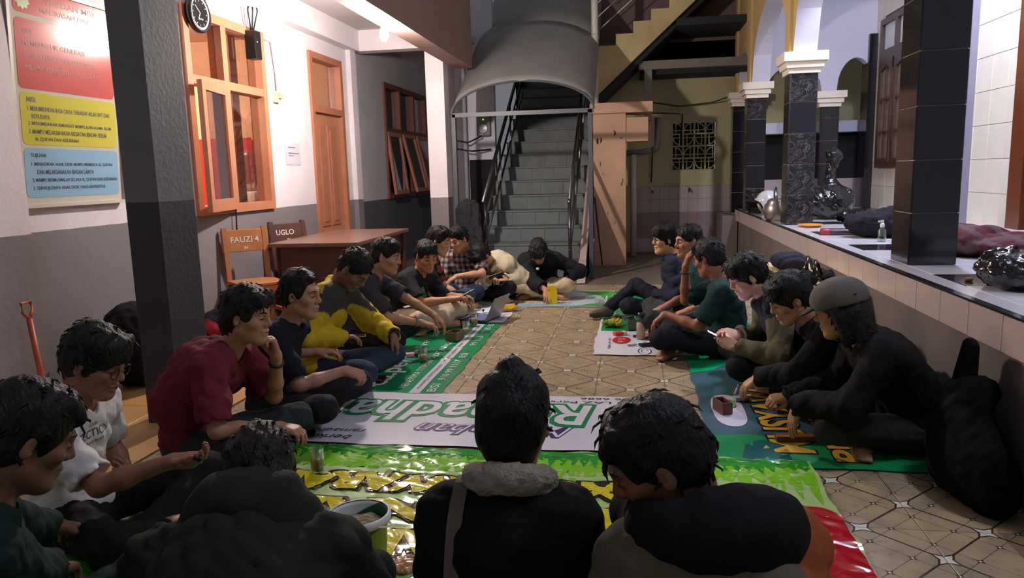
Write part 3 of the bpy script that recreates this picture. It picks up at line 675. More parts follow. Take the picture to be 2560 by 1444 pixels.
mb = MB(); mb.box(BWX-.05, BWX+.019, ymid-.04, ymid+.04, WZ[0]+.07, 2.56); mb.box(BWX-.05, BWX+.019, ymid-.04, ymid+.04, 2.68, WZ[1]-.07); mb.build('mullion', brn, w3)
for a, b in ((WY[0]+.07, ymid-.04), (ymid+.04, WY[1]-.07)):
    mb = MB(); mb.box(BWX-.01, BWX-.005, a, b, 2.68, WZ[1]-.07); mb.build('toplight_pane', mat('curtain_white', (206, 214, 220), .5, .1, 6.), w3)
    s = empty('sash', (0, 0, 0)); s.parent = w3
    mb = MB(); rect_frame(mb, BWX-.06, BWX-.02, a, b, WZ[0]+.07, 2.56, .05)
    for zz in (1.68, 2.08): mb.box(BWX-.055, BWX-.02, a, b, zz-.015, zz+.015)
    mb.box(BWX-.055, BWX-.02, (a+b)/2-.012, (a+b)/2+.012, WZ[0]+.1, 2.5)
    n = 14; sc = [(a+(b-a)*i/n, 2.50-.07*abs(math.cos(PI*i/n))**.8) for i in range(n+1)]
    mb.prism(sc+[(b, 2.56), (a, 2.56)], 'x', BWX-.058, BWX-.03); mb.build('sash_frame', brn, s)
    mb = MB(); mb.box(BWX-.03, BWX-.026, a+.05, b-.05, WZ[0]+.12, 2.5); mb.build('pane', mat('amber_pane', (128, 108, 90), .12, .1, 3., spec=.7), s)
d3 = empty('door_3', (0, 0, 0)); d3['kind'] = 'structure'; d3['label'] = 'varnished brown door frame at the right edge of the porch'
mb = MB(); mb.box(BWX-.08, BWX+.06, 6.50, 6.72, PZ, 4.2); mb.build('door_frame', brown, d3)
mb = MB(); mb.box(BWX-.02, BWX+.03, 5.5, 6.5, PZ, 3.9); mb.build('door_leaf', brown, d3)
mb = MB(); mb.box(BWX-.03, BWX+.0, 5.6, 6.4, PZ+.25, PZ+1.2, bev=.02); mb.build('door_panel', brown, d3)
mb = MB(); mb.box(2.75, BWX, 5.6, 6.75, PZ, PZ+.03, bev=.005); o = mb.build('door_step', wht, d3)
# ---- lamps the place has, plus an added room bulb
lamp = thing('bare_bulb', 'bare glowing light bulb hanging from the roof edge of the left porch', 'lamp', (-2.11, 6.36, -.10))
mb = MB(); mb.lathe([(.001, 2.545), (.02, 2.55), (.034, 2.575), (.038, 2.60), (.034, 2.63), (.022, 2.66), (.016, 2.675), (.001, 2.68)], (0, 0, 0), 20); mb.build('bulb_glass', emit('bulb_light', (255, 240, 230), BULB_STRENGTH), lamp, True)
mb = MB(); mb.tube([(0, 0, 2.67), (0, 0, 2.70)], .02, 12); mb.build('bulb_socket', mat('socket_brown', (70, 50, 40), .5), lamp, True)
mb = MB(); mb.tube([(0, 0, 2.70), (0, 0, 2.719)], [.05, .055], 14); mb.build('ceiling_rose', mat('rose_pink', (210, 170, 150), .5), lamp, True)
pl = thing('tube_lamp', 'long fluorescent tube lamp under the porch ceiling', 'lamp', (2.15, 6.3, 4.1))
mb = MB(); mb.tube([(0, -.6, 0), (0, .6, 0)], .018, 10); mb.build('tube', emit('tube_light', (226, 232, 255), PORCH_STRENGTH), pl, True)
mb = MB(); mb.box(-.03, .03, -.65, .65, .03, .09); mb.build('lamp_batten', mat('white_plastic'), pl)
pl2 = thing('tube_lamp', 'short fluorescent tube lamp under the near end of the porch ceiling', 'lamp', (2.15, 2.6, 4.1))
mb = MB(); mb.tube([(0, -.6, 0), (0, .6, 0)], .018, 10); mb.build('tube', emit('tube_light_near', (226, 232, 255), PORCH2_STRENGTH), pl2, True)
mb = MB(); mb.box(-.03, .03, -.65, .65, .03, .09); mb.build('lamp_batten', mat('white_plastic'), pl2)

rl = thing('room_fill_bulb', 'added bulb brightening the peach room behind the window', 'lamp', (-5.2, 7.4, 0))  # bulb added to brighten the interior seen through the panes
mb = MB(); ball(mb, (0, 0, 2.85), .045, 8); mb.build('bulb_glass', emit('room_fill_light', (255, 226, 196), ROOM_FILL_STRENGTH), rl, True)
mb = MB(); mb.tube([(0, 0, 2.89), (0, 0, 3.1)], .012, 8); mb.build('lamp_cord', mat('socket_brown'), rl)
# ------------------------------------------------------------------ smooth solids: signed distance fields meshed by surface nets
def nrm(v):
    v = np.asarray(v, float); return v/(np.linalg.norm(v)+1e-12)
def rotz(a): c, s = math.cos(a), math.sin(a); return np.array([[c, -s, 0], [s, c, 0], [0, 0, 1.]])
def roty(a): c, s = math.cos(a), math.sin(a); return np.array([[c, 0, s], [0, 1, 0], [-s, 0, c]])
def rotx(a): c, s = math.cos(a), math.sin(a); return np.array([[1, 0, 0], [0, c, -s], [0, s, c]])
def cap(a, b, ra, rb=None, k=.03, sub=False): return ('c', np.array(a, float), np.array(b, float), ra, ra if rb is None else rb, k, sub)
def ell(c, r, R=None, k=.03, sub=False): return ('e', np.array(c, float), np.array(r, float), np.eye(3) if R is None else np.array(R), k, sub)
def waves(P, seed, f, n=5):
    r = np.random.RandomState(seed); s = np.zeros(P.shape[:-1], np.float32)
    for i in range(n):
        d = r.normal(size=3); d /= np.linalg.norm(d); ff = f*(.6+.8*r.rand()); s += np.sin((P@d.astype(np.float32))*ff*2*PI+r.rand()*7).astype(np.float32)
    return s/n
def prim_box(p):
    if p[0] == 'c':
        r = max(p[3], p[4]); return np.minimum(p[1], p[2])-r, np.maximum(p[1], p[2])+r
    e = np.sqrt(((p[3]*p[2][None, :])**2).sum(1)); return p[1]-e, p[1]+e
def sdf_mesh(prims, h, disp=None, clip=None):
    """union (or smooth cut) of rounded solids -> (vertices, quads)"""
    lo = np.min([prim_box(p)[0] for p in prims if not p[-1]], 0)-3*h-.012; hi = np.max([prim_box(p)[1] for p in prims if not p[-1]], 0)+3*h+.012
    n = np.ceil((hi-lo)/h).astype(int)+1
    ax = [(lo[i]+h*np.arange(n[i])).astype(np.float32) for i in range(3)]
    D = np.full(n, .2, np.float32)
    for p in prims:
        k = p[-2]; bl, bh = prim_box(p); m = k+2.5*h+.01
        i0 = np.maximum(0, np.floor((bl-m-lo)/h).astype(int)); i1 = np.minimum(n, np.ceil((bh+m-lo)/h).astype(int)+1)
        if (i1 <= i0).any(): continue
        X = ax[0][i0[0]:i1[0], None, None]; Y = ax[1][None, i0[1]:i1[1], None]; Z = ax[2][None, None, i0[2]:i1[2]]
        if p[0] == 'c':
            a, b = p[1], p[2]; ba = b-a; L2 = float(ba@ba)+1e-12
            px, py, pz = X-a[0], Y-a[1], Z-a[2]
            t = np.clip((px*ba[0]+py*ba[1]+pz*ba[2])/L2, 0, 1)
            d = np.sqrt((px-t*ba[0])**2+(py-t*ba[1])**2+(pz-t*ba[2])**2)-(p[3]+(p[4]-p[3])*t)
        else:
            c, r, R = p[1], p[2], p[3]; px, py, pz = X-c[0], Y-c[1], Z-c[2]
            q = [(px*R[0, i]+py*R[1, i]+pz*R[2, i])/r[i] for i in range(3)]
            k0 = np.sqrt(q[0]**2+q[1]**2+q[2]**2); k1 = np.sqrt((q[0]/r[0])**2+(q[1]/r[1])**2+(q[2]/r[2])**2)
            d = k0*(k0-1)/np.maximum(k1, 1e-6)
        sl = tuple(slice(i0[i], i1[i]) for i in range(3)); Dv = D[sl]; d = d.astype(np.float32)
        if not p[-1]:
            hh = np.maximum(k-np.abs(Dv-d), 0)/k; D[sl] = np.minimum(Dv, d)-hh*hh*k*.25
        else:
            d = -d; hh = np.maximum(k-np.abs(Dv-d), 0)/k; D[sl] = np.maximum(Dv, d)+hh*hh*k*.25
    if clip is not None:
        X, Y, Z = np.meshgrid(*ax, indexing='ij'); D = np.maximum(D, clip(X, Y, Z).astype(np.float32))
    if disp is not None:
        idx = np.nonzero(np.abs(D) < .05); P = np.stack([ax[i][idx[i]] for i in range(3)], -1); D[idx] += disp(P).astype(np.float32)
    return nets(D, lo, h)
def nets(D, lo, h):
    s = D < 0
    c = np.zeros([x-1 for x in s.shape], np.uint8)
    for i in (0, 1):
        for j in (0, 1):
            for k in (0, 1): c += s[i:i+c.shape[0], j:j+c.shape[1], k:k+c.shape[2]]
    act = (c > 0) & (c < 8); I = np.argwhere(act)
    idm = -np.ones(c.shape, np.int32); idm[act] = np.arange(len(I))
    acc = np.zeros((len(I), 3)); cnt = np.zeros(len(I))
    cor = [(i, j, k) for i in (0, 1) for j in (0, 1) for k in (0, 1)]
    val = {q: D[I[:, 0]+q[0], I[:, 1]+q[1], I[:, 2]+q[2]] for q in cor}
    for q in cor:
        for a in range(3):
            if q[a]: continue
            q2 = tuple(1 if t == a else q[t] for t in range(3)); v0, v1 = val[q], val[q2]
            m = (v0 < 0) != (v1 < 0); t = v0[m]/(v0[m]-v1[m])
            pt = np.tile(np.array(q, float), (m.sum(), 1)); pt[:, a] += t; acc[m] += pt; cnt[m] += 1
    V = (I+acc/np.maximum(cnt, 1)[:, None])*h+lo
    F = []
    for a in range(3):
        b, e = [(1, 2), (2, 0), (0, 1)][a]
        sl0 = [slice(None)]*3; sl1 = [slice(None)]*3; sl0[a] = slice(0, -1); sl1[a] = slice(1, None)
        s0 = s[tuple(sl0)]; s1 = s[tuple(sl1)]; E = np.argwhere(s0 != s1)
        E = E[(E[:, b] > 0) & (E[:, e] > 0) & (E[:, b] < s.shape[b]-1) & (E[:, e] < s.shape[e]-1)]
        if not len(E): continue
        def cell(db, de):
            c_ = E.copy(); c_[:, b] += db; c_[:, e] += de; return idm[c_[:, 0], c_[:, 1], c_[:, 2]]
        q = np.stack([cell(-1, -1), cell(0, -1), cell(0, 0), cell(-1, 0)], 1)
        ins = s[E[:, 0], E[:, 1], E[:, 2]]; q[~ins] = q[~ins][:, ::-1]
        F.append(q)
    F = np.concatenate(F); F = F[(F >= 0).all(1)]
    return V, F
def join(parts):
    V = []; F = []; n = 0
    for v, f in parts: V.append(v); F.append(f+n); n += len(v)
    return np.concatenate(V), np.concatenate(F)
def lump(name, prims, h, m, parent=None, disp=None, clip=None, col=None, loc=None):
    V, F = sdf_mesh(prims, h, disp, clip)
    if col is None: c = None
    elif callable(col): c = col(V)
    else: c = np.tile(np.array(S(col)), (len(V), 1))
    me = arr_mesh(name, V, F, m, c); return link(name, me, None, parent, loc)

def folds(seed, f, amp):
    """crumpled cloth or plastic: soft swellings cut by sharp creases"""
    def d(P):
        return amp*(.8*waves(P, seed, f*.6, 4)+1.6*(.45-np.sqrt(np.abs(waves(P, seed+1, f, 3))+.01))+1.0*(.45-np.sqrt(np.abs(waves(P, seed+2, f*2., 3))+.01)))
    return d
# ------------------------------------------------------------------ vinyl banners spread on the tiles
def wave2(seed, f, n=7):
    r = np.random.RandomState(seed); K = [(r.normal(size=2), r.rand()*7, .6+.8*r.rand()) for _ in range(n)]
    def w(x, y):
        s = 0.
        for d, ph, ff in K:
            d = d/np.linalg.norm(d); s = s+np.sin((x*d[0]+y*d[1])*f*ff*2*PI+ph)
        return s/n
    return w
class Banner:
    def __init__(s, name, label, x0, x1, y0, y1, base, col, amp=.003, f=3., seed=1, ridges=(), rough=.28, crinkle=0., step=.03, rot=0.):
        s.base = base; s.amp = amp; s.r = ridges; s.w = wave2(seed, f); s.w2 = wave2(seed+50, f*3.2, 5); s.cr = crinkle
        nx = max(2, int((x1-x0)/step)); ny = max(2, int((y1-y0)/step))
        X, Y = np.meshgrid(np.linspace(x0, x1, nx+1), np.linspace(y0, y1, ny+1), indexing='ij')
        jx = .006*np.sin(Y*9+seed)+.004*np.sin(Y*23); jy = .006*np.sin(X*8+seed)+.004*np.sin(X*21)
        ex = np.maximum(0, 1-np.minimum(X-x0, x1-X)/.06); ey = np.maximum(0, 1-np.minimum(Y-y0, y1-Y)/.06)
        X = X+jx*ex; Y = Y+jy*ey
        Z = s.z(X, Y); V = np.stack([X, Y, Z], -1).reshape(-1, 3)
        q = np.arange((nx+1)*(ny+1)).reshape(nx+1, ny+1)
        F = np.stack([q[:-1, :-1], q[1:, :-1], q[1:, 1:], q[:-1, 1:]], -1).reshape(-1, 4)
        s.mats = {}; s.rough = rough; s.step = step
        s.o = link(name, arr_mesh(name, V, F, s.m(col)), None, None); tag(s.o, label, 'banner')
        s.lv = 0
    def m(s, col):
        return mat('vinyl_%d_%d_%d_%d' % (*col, int(s.rough*100)), col, s.rough, .05, 4., spec=.55)
    def z(s, x, y):
        t = s.base+s.amp*(1+s.w(x, y))+s.cr*np.abs(s.w2(x, y))**.7*2
        for yy, a, sg in s.r: t = t+a*np.exp(-((y-yy)/sg)**2)
        return t
    def warp(s, lift):
        def f(P):
            P = P.copy(); P[:, 2] = s.z(P[:, 0], P[:, 1])+lift; return P
        return f
    def text(s, body, org, ux, uy, size, col, lift=.0022, offset=0., box=None, shear=0., name='lettering', spacing=1.):
        if box and box[1] >= .12: return s.big(body, org, ux, uy, size, col, lift, offset, box, shear, spacing)
        return lettering(name, body, (org[0], org[1], 0), (*ux, 0), (*uy, 0), size, s.m(col), s.o, offset, 0, 'LEFT', shear, box, s.warp(lift), s.step*.7, spacing)
    def big(s, body, org, ux, uy, size, col, lift, offset, box, shear, spacing):
        """large display letters: every letter a piece of its own"""
        V, F = text2d(body, size, offset, shear, 'LEFT', s.step*.7, spacing=spacing, box=box)
        P = np.array((org[0], org[1], 0))[None]+V[:, :1]*np.array((*ux, 0.))+V[:, 1:2]*np.array((*uy, 0.)); P = s.warp(lift)(P)
        par = list(range(len(P)))
        def find(i):
            while par[i] != i: par[i] = par[par[i]]; i = par[i]
            return i
        for f in F:
            a = find(f[0])
            for k in f[1:]: par[find(k)] = a
        isl = {}
        for f in F: isl.setdefault(find(f[0]), []).append(f)
        for fs in isl.values():
            ids = sorted({i for f in fs for i in f}); mp = {i: n for n, i in enumerate(ids)}
            me = bpy.data.meshes.new('letter'); me.from_pydata([tuple(P[i]) for i in ids], [], [[mp[i] for i in f] for f in fs]); me.materials.append(s.m(col)); me.update(); link('letter', me, None, s.o)
    def poly(s, pts, col, lift=.0014, name='printed_shape', edge=None):
        bm = bmesh.new(); vs = [bm.verts.new((p[0], p[1], 0)) for p in pts]; bm.faces.new(vs); bmesh.ops.triangulate(bm, faces=bm.faces)
        for _ in range(6):
            es = [e for e in bm.edges if e.calc_length() > (edge or s.step*.8)]
            if not es: break
            bmesh.ops.subdivide_edges(bm, edges=es, cuts=1); bmesh.ops.triangulate(bm, faces=[f for f in bm.faces if len(f.verts) > 3])
        bm.normal_update()
        fl = sum(f.normal.z for f in bm.faces) < 0
        bm.verts.index_update(); P = np.array([v.co[:] for v in bm.verts]); F = [[v.index for v in f.verts] for f in bm.faces]
        if fl: F = [f[::-1] for f in F]
        P = s.warp(lift)(P); bm.free()
        me = bpy.data.meshes.new(name); me.from_pydata([tuple(p) for p in P], [], F); me.materials.append(s.m(col)); me.update()
        me.polygons.foreach_set('use_smooth', [True]*len(me.polygons))
        return link(name, me, None, s.o)
YP, XN = (0, 1), (-1, 0)            # text that runs away from the camera
WHITE = (222, 226, 228)
# green zakat banner, left
b = Banner('zakat_banner', 'green vinyl banner with white zakat lettering under the left row of men', -2.05, -1.14, 4.10, 6.28, .001, (18, 138, 84), .003, 2.6, 3, [(4.97, .010, .02), (5.33, .010, .02), (5.78, .008, .02)], .22)
b.text('ca.pers', (-1.50, 4.30), YP, XN, .2, WHITE, box=(.78, .15), offset=.004)
b.text('wilayah', (-1.57, 5.16), YP, XN, .1, WHITE, box=(.42, .07)); b.text('Jabar', (-1.57, 5.70), YP, XN, .1, WHITE, box=(.30, .07))
b.text('MENERIMA TITIPAN ZAKAT, INFAQ DAN SHADAQAH', (-1.385, 4.26), YP, XN, .1, WHITE, box=(1.85, .058))
b.poly([(-1.345, 4.16), (-1.275, 4.16), (-1.275, 6.20), (-1.345, 6.20)], (206, 206, 216))
for k in range(3): b.text('MUNAWIR JL. PERINTIS GUNUNG', (-1.295, 4.25+k*.66), YP, XN, .03, (70, 70, 90), lift=.003, box=(.58, .026))
b.text('BSI', (-1.19, 4.2), YP, XN, .1, WHITE, box=(.16, .055)); b.text('910 99 1117', (-1.19, 4.45), YP, XN, .1, WHITE, box=(.5, .05))
b.text('BSI', (-1.19, 5.03), YP, XN, .1, WHITE, box=(.13, .05)); b.text('99 113', (-1.19, 5.40), YP, XN, .1, WHITE, box=(.32, .05)); b.text('77 85 85', (-1.19, 5.84), YP, XN, .1, WHITE, box=(.36, .05))
# white paper banner by the laptop
b = Banner('white_banner', 'white vinyl banner under the laptop and the left bananas', -1.95, -1.12, 6.26, 7.05, .004, (206, 208, 214), .002, 2.5, 5, (), .4)
for k, c in enumerate(((40, 44, 66), (40, 44, 66))): b.text(['PENDIDIKAN', 'ISLAM'][k], (-1.52, 6.40+.02*k), YP, XN, .1, c, box=(.5-.2*k, .06)) if k == 0 else b.text('ISLAM', (-1.42, 6.42), YP, XN, .1, c, box=(.26, .05))
b.poly([(-1.28, 6.38), (-1.16, 6.38), (-1.16, 6.66), (-1.28, 6.66)], (166, 168, 176))
# far banner
b = Banner('event_banner', 'white, blue and green vinyl banner with yellow letters under the far row of men', -1.80, -.20, 7.06, 8.05, .002, (196, 204, 214), .003, 2.4, 7, (), .3)
b.poly([(-1.78, 7.08), (-.5, 7.08), (-.62, 7.20), (-1.78, 7.20)], (150, 190, 214)); b.poly([(-.62, 7.08), (-.22, 7.08), (-.22, 7.30), (-.42, 7.22)], (70, 176, 90))
b.poly([(-.22, 7.3), (-.22, 8.0), (-.62, 8.0), (-.34, 7.7), (-.28, 7.45)], (64, 190, 72)); b.poly([(-.7, 7.5), (-.4, 7.5), (-.38, 7.62), (-.5, 7.68), (-.68, 7.62)], (110, 150, 120))
for k, t in enumerate(('MUSYAWARAH PIMPINAN CABANG', )): b.text(t, (-1.76, 7.24), (1, 0), (0, 1), .1, (216, 196, 40), box=(1.15, .07), offset=.002)
b.text('PEMUDA PERSIS', (-1.74, 7.36), (1, 0), (0, 1), .1, (216, 196, 40), box=(.9, .08), offset=.002)
b.text('tema: bersama umat', (-1.1, 7.12), (1, 0), (0, 1), .05, (60, 90, 150), box=(.45, .04))
# green banner far right
b = Banner('donation_banner', 'green vinyl banner with white lettering under the right bananas', -.285, .95, 5.92, 7.97, .003, (10, 150, 78), .002, 2.4, 9, (), .25)
b.text('zakat, infaq', (.05, 6.15), YP, XN, .1, WHITE, box=(.9, .12)); b.text('BSI 910 99 1117', (-.16, 6.25), YP, XN, .1, WHITE, box=(1.1, .06)); b.text('77 85 85', (-.16, 7.5), YP, XN, .1, WHITE, box=(.36, .06))
b.poly([(-.13, 6.9), (-.07, 6.9), (-.07, 7.8), (-.13, 7.8)], (206, 206, 216)); b.text('ca.pers', (.40, 6.1), YP, XN, .1, WHITE, box=(.7, .13))
b.poly([(-.283, 5.925), (-.262, 5.925), (-.262, 7.95), (-.283, 7.95)], WHITE)
# white banner right
b = Banner('clinic_banner', 'white vinyl banner with a red emblem under the milk tea bottle', -.29, .92, 5.16, 5.95, .006, (214, 214, 222), .0025, 2.6, 11, (), .3)
b.text('tqn.or.id', (-.16, 5.33), YP, XN, .1, (80, 80, 84), box=(.34, .035))
red = (176, 32, 40)
b.poly([(-.09+.095*math.cos(t)*.75, 5.62+.16*math.sin(t)*.75) for t in [2*PI*i/20 for i in range(20)]], red); b.text('P U', (-.065, 5.55), YP, XN, .1, (214, 214, 222), lift=.003, box=(.13, .05))
b.text('081 322', (.10, 5.46), YP, XN, .1, (60, 60, 66), box=(.3, .03)); b.text('LAYANAN', (.16, 5.45), YP, XN, .1, (60, 60, 66), box=(.32, .03)); b.text('JL. PERINTIS KEMERDEKAAN', (.27, 5.25), YP, XN, .1, (70, 70, 76), box=(.6, .04))
def ring(bn, cx, cy, rx, ry, w, col, a0=0, a1=2*PI, lift=.0016, n=28):
    for i in range(n):
        t0 = a0+(a1-a0)*i/n; t1 = a0+(a1-a0)*(i+1)/n
    o_ = [(cx+rx*math.cos(a0+(a1-a0)*i/n), cy+ry*math.sin(a0+(a1-a0)*i/n)) for i in range(n+1)]; i_ = [(cx+(rx-w)*math.cos(a0+(a1-a0)*i/n), cy+(ry-w)*math.sin(a0+(a1-a0)*i/n)) for i in range(n+1)]
    P = np.array([(p[0], p[1], 0) for p in o_+i_]); P = bn.warp(lift)(P); F = [(i+1, i, n+1+i, n+2+i) for i in range(n)]
    me = bpy.data.meshes.new('printed_ring'); me.from_pydata([tuple(p) for p in P], [], F); me.materials.append(bn.m(col)); me.update(); return link('printed_ring', me, None, bn.o)
ring(b, .08, 5.27, .05, .10, .008, (50, 50, 54)); ring(b, .08, 5.28, .025, .05, .006, (50, 50, 54), 0, 4.6)
b.poly([(.42, 5.18), (.62, 5.18), (.62, 5.27), (.42, 5.25)], (20, 140, 84))
# blue and green banner right
b = Banner('meeting_banner', 'teal and green vinyl banner with yellow letters in front of the right row of men', .36, 1.36, 3.20, 5.19, .004, (62, 96, 108), .002, 2.2, 13, (), .33)
b.poly([(.362, 4.72), (.50, 4.78), (.64, 5.0), (.66, 5.185), (.362, 5.185)], (10, 172, 104)); b.poly([(.45, 4.98), (.62, 5.02), (.64, 5.17), (.52, 5.17)], (8, 140, 96), .002)
b.poly([(.362, 3.205), (1.355, 3.205), (1.355, 3.36), (.95, 3.45), (.72, 3.56), (.55, 3.6), (.362, 3.57)], (24, 148, 84))
b.poly([(.47, 3.24), (.70, 3.25), (.69, 3.5), (.60, 3.53), (.52, 3.46)], (14, 92, 96), .002)
for k in range(7):
    r_ = np.random.RandomState(k); x, y = .5+.17*r_.rand(), 3.27+.2*r_.rand(); b.poly([(x, y), (x+.035*r_.rand()+.012, y+.01), (x+.02, y+.06*r_.rand()+.015)], [(190, 190, 70), (30, 40, 60), (60, 150, 120)][k % 3], .0026)
DY = (222, 176, 62); ND = (22, 30, 50)
cap_w = 1.62
b.text('MUSYAWARAH', (.832, 3.36), YP, XN, .2, ND, lift=.0018, box=(cap_w+.03, .205), offset=.016, spacing=1.0); b.text('MUSYAWARAH', (.822, 3.375), YP, XN, .2, DY, lift=.0032, box=(cap_w, .185), offset=.006)
b.text('PEMUDA', (1.032, 3.27), YP, XN, .2, ND, lift=.0018, box=(1.23, .155), offset=.016); b.text('PEMUDA', (1.024, 3.28), YP, XN, .2, DY, lift=.0032, box=(1.2, .14), offset=.006)
n = 24; b.poly([(.505+.085*math.cos(2*PI*i/n), 3.98+.27*np.sign(math.sin(2*PI*i/n))*abs(math.sin(2*PI*i/n))**.6) for i in range(n)], (206, 204, 216), .0018)
st_ = []
for i in range(40):
    a = 2*PI*i/40; r = (.058 if i % 2 else .044); st_.append((.50+1.15*r*math.cos(a), 4.08+1.5*r*math.sin(a)))
b.poly(st_, (78, 186, 74), .0028)
# white Ramadhan banner
b = Banner('ramadhan_banner', 'white vinyl banner with big upside down green outlined Ramadhan lettering', -2.0, .28, 3.30, 4.14, .009, (212, 210, 220), .0035, 2.3, 15, (), .24)
gr = (20, 132, 76)
b.poly([(-1.99, 3.32), (-1.82, 3.31), (-1.70, 3.52), (-1.62, 3.80), (-1.60, 4.0), (-1.66, 4.13), (-1.99, 4.13)], gr)
b.poly([(-1.99, 3.6), (-1.80, 3.7), (-1.66, 4.0), (-1.70, 4.13), (-1.99, 4.13)], (14, 112, 62), .002)
XR, YR = (-1, 0), (0, -1)
b.text('Ramadhan', (-.20, 4.0), XR, YR, .3, gr, lift=.002, box=(1.60, .39), offset=.022, shear=.15); b.text('Ramadhan', (-.225, 3.972), XR, YR, .3, (216, 216, 222), lift=.0034, box=(1.54, .33), offset=.004, shear=.15)
b.text('Marhaban', (-.30, 3.615), XR, YR, .2, (66, 48, 110), lift=.002, box=(.82, .165), offset=.012, shear=.4); b.text('Marhaban', (-.308, 3.605), XR, YR, .2, (214, 212, 222), lift=.0034, box=(.80, .145), offset=-.002, shear=.4)
b.text('ramadhan', (-1.36, 3.49), XR, YR, .1, (44, 90, 80), box=(.34, .05), shear=.3); b.text('berkah', (-1.40, 3.40), XR, YR, .1, (60, 48, 90), box=(.26, .06), shear=.3)
b.text('9356 6686', (.06, 4.11), XR, YR, .1, (50, 50, 54), box=(.36, .032)); b.text('Informasi LAZ Persatuan', (.24, 4.045), XR, YR, .1, (50, 50, 54), box=(.9, .036))
b.poly([(-.02, 3.50), (.02, 3.5), (.04, 3.56), (-.01, 3.54)], gr)
# shiny grass green banner in front
b = Banner('grass_banner', 'shiny crinkled green banner with yellow letters spread before the front men', -2.1, .76, 1.25, 3.27, .002, (176, 206, 132), .006, 2.2, 17, [(2.97, .016, .02)], .14, crinkle=.006, step=.02)
gr_r = np.random.RandomState(4)
def grass(x0, x1, ytop, depth, col, n, lift):
    pts = [(x0, ytop), (x1, ytop)]; lo = []
    for i in range(n):
        x = x1-(x1-x0)*(i+.5)/n; w_ = (x1-x0)/n; lo += [(x+w_*.5, ytop-depth*.45), (x+w_*.2*gr_r.randn()*.5, ytop-depth*(.6+.5*gr_r.rand()))]
    lo.append((x0, ytop-depth*.45)); return b.poly(pts+lo, col, lift, edge=.05)
grass(-2.09, .75, 3.262, .42, (126, 196, 40), 44, .0012); grass(-2.09, .75, 3.264, .16, (38, 148, 44), 60, .0022)
DK = (44, 36, 20); YE = (218, 204, 36)
for (tx, xs, yb, w_, h_) in (('MUSYAWARAN', -.04, 2.94, 1.55, .17), ('PIMPINAN', -.05, 2.70, 1.40, .18), ('CABANG', -.02, 2.46, 1.25, .19)):
    b.text(tx, (xs+.008, yb+.008), XR, YR, .2, DK, lift=.005, box=(w_+.03, h_+.02), offset=.03); b.text(tx, (xs-.006, yb-.004), XR, YR, .2, YE, lift=.0075, box=(w_, h_), offset=.012)
rd = (176, 26, 38)
b.poly([(.30, 1.26), (.755, 1.26), (.755, 2.72), (.70, 2.78), (.62, 2.82), (.50, 2.86), (.42, 2.84), (.34, 2.78), (.24, 2.74), (.22, 2.2)], rd, .003)
b.poly([(.50, 2.06), (.56, 2.06), (.56, 2.24), (.60, 2.34), (.60, 2.52), (.49, 2.54), (.46, 2.4), (.46, 2.2)], (226, 150, 30), .0046); b.poly([(.52, 2.22), (.56, 2.20), (.66, 2.06), (.755, 1.98), (.755, 1.90), (.60, 1.99), (.5, 2.12)], (226, 150, 30), .0046)
ring(b, .53, 1.98, .07, .055, .026, (226, 222, 228), lift=.006)
b.poly([(-2.09, 1.27), (-1.2, 1.27), (-1.25, 2.0), (-2.09, 2.2)], (70, 170, 40), .0012); b.poly([(-.98, 1.3), (-.3, 1.3), (-.3, 2.0), (-.98, 2.08)], (206, 120, 70), .0014)
# ------------------------------------------------------------------ people
skin_m = mat('skin', (150, 104, 78), .5, .10, 14., bump=.04, bscale=120., attr=True, spec=.4)
cloth_m = mat('cloth', (60, 60, 60), .85, .12, 9., bump=.55, bscale=22., attr=True, spec=.2)
hair_m = mat('hair', (16, 13, 12), .5, .25, 60., bump=.9, bscale=110., attr=True, spec=.3, stretch=(1, 1, .25))
eye_m = mat('eye_dark', (20, 14, 12), .2)
black_m = mat('frame_black', (16, 16, 18), .35)
HAIRC = (20, 17, 16)

def ik(a, t, l1, l2, pole):
    a, t = np.array(a, float), np.array(t, float); d = t-a; L = np.linalg.norm(d)
    if L > (l1+l2)*.995: t = a+d/L*(l1+l2)*.995; d = t-a; L = np.linalg.norm(d)
    if L < abs(l1-l2)+.02: t = a+d/L*(abs(l1-l2)+.02); d = t-a; L = np.linalg.norm(d)
    x = (l1*l1-l2*l2+L*L)/(2*L); h = math.sqrt(max(0, l1*l1-x*x)); u = d/L
    p = np.array(pole, float); p = p-u*(p@u); p = nrm(p)
    return a+u*x+p*h, t

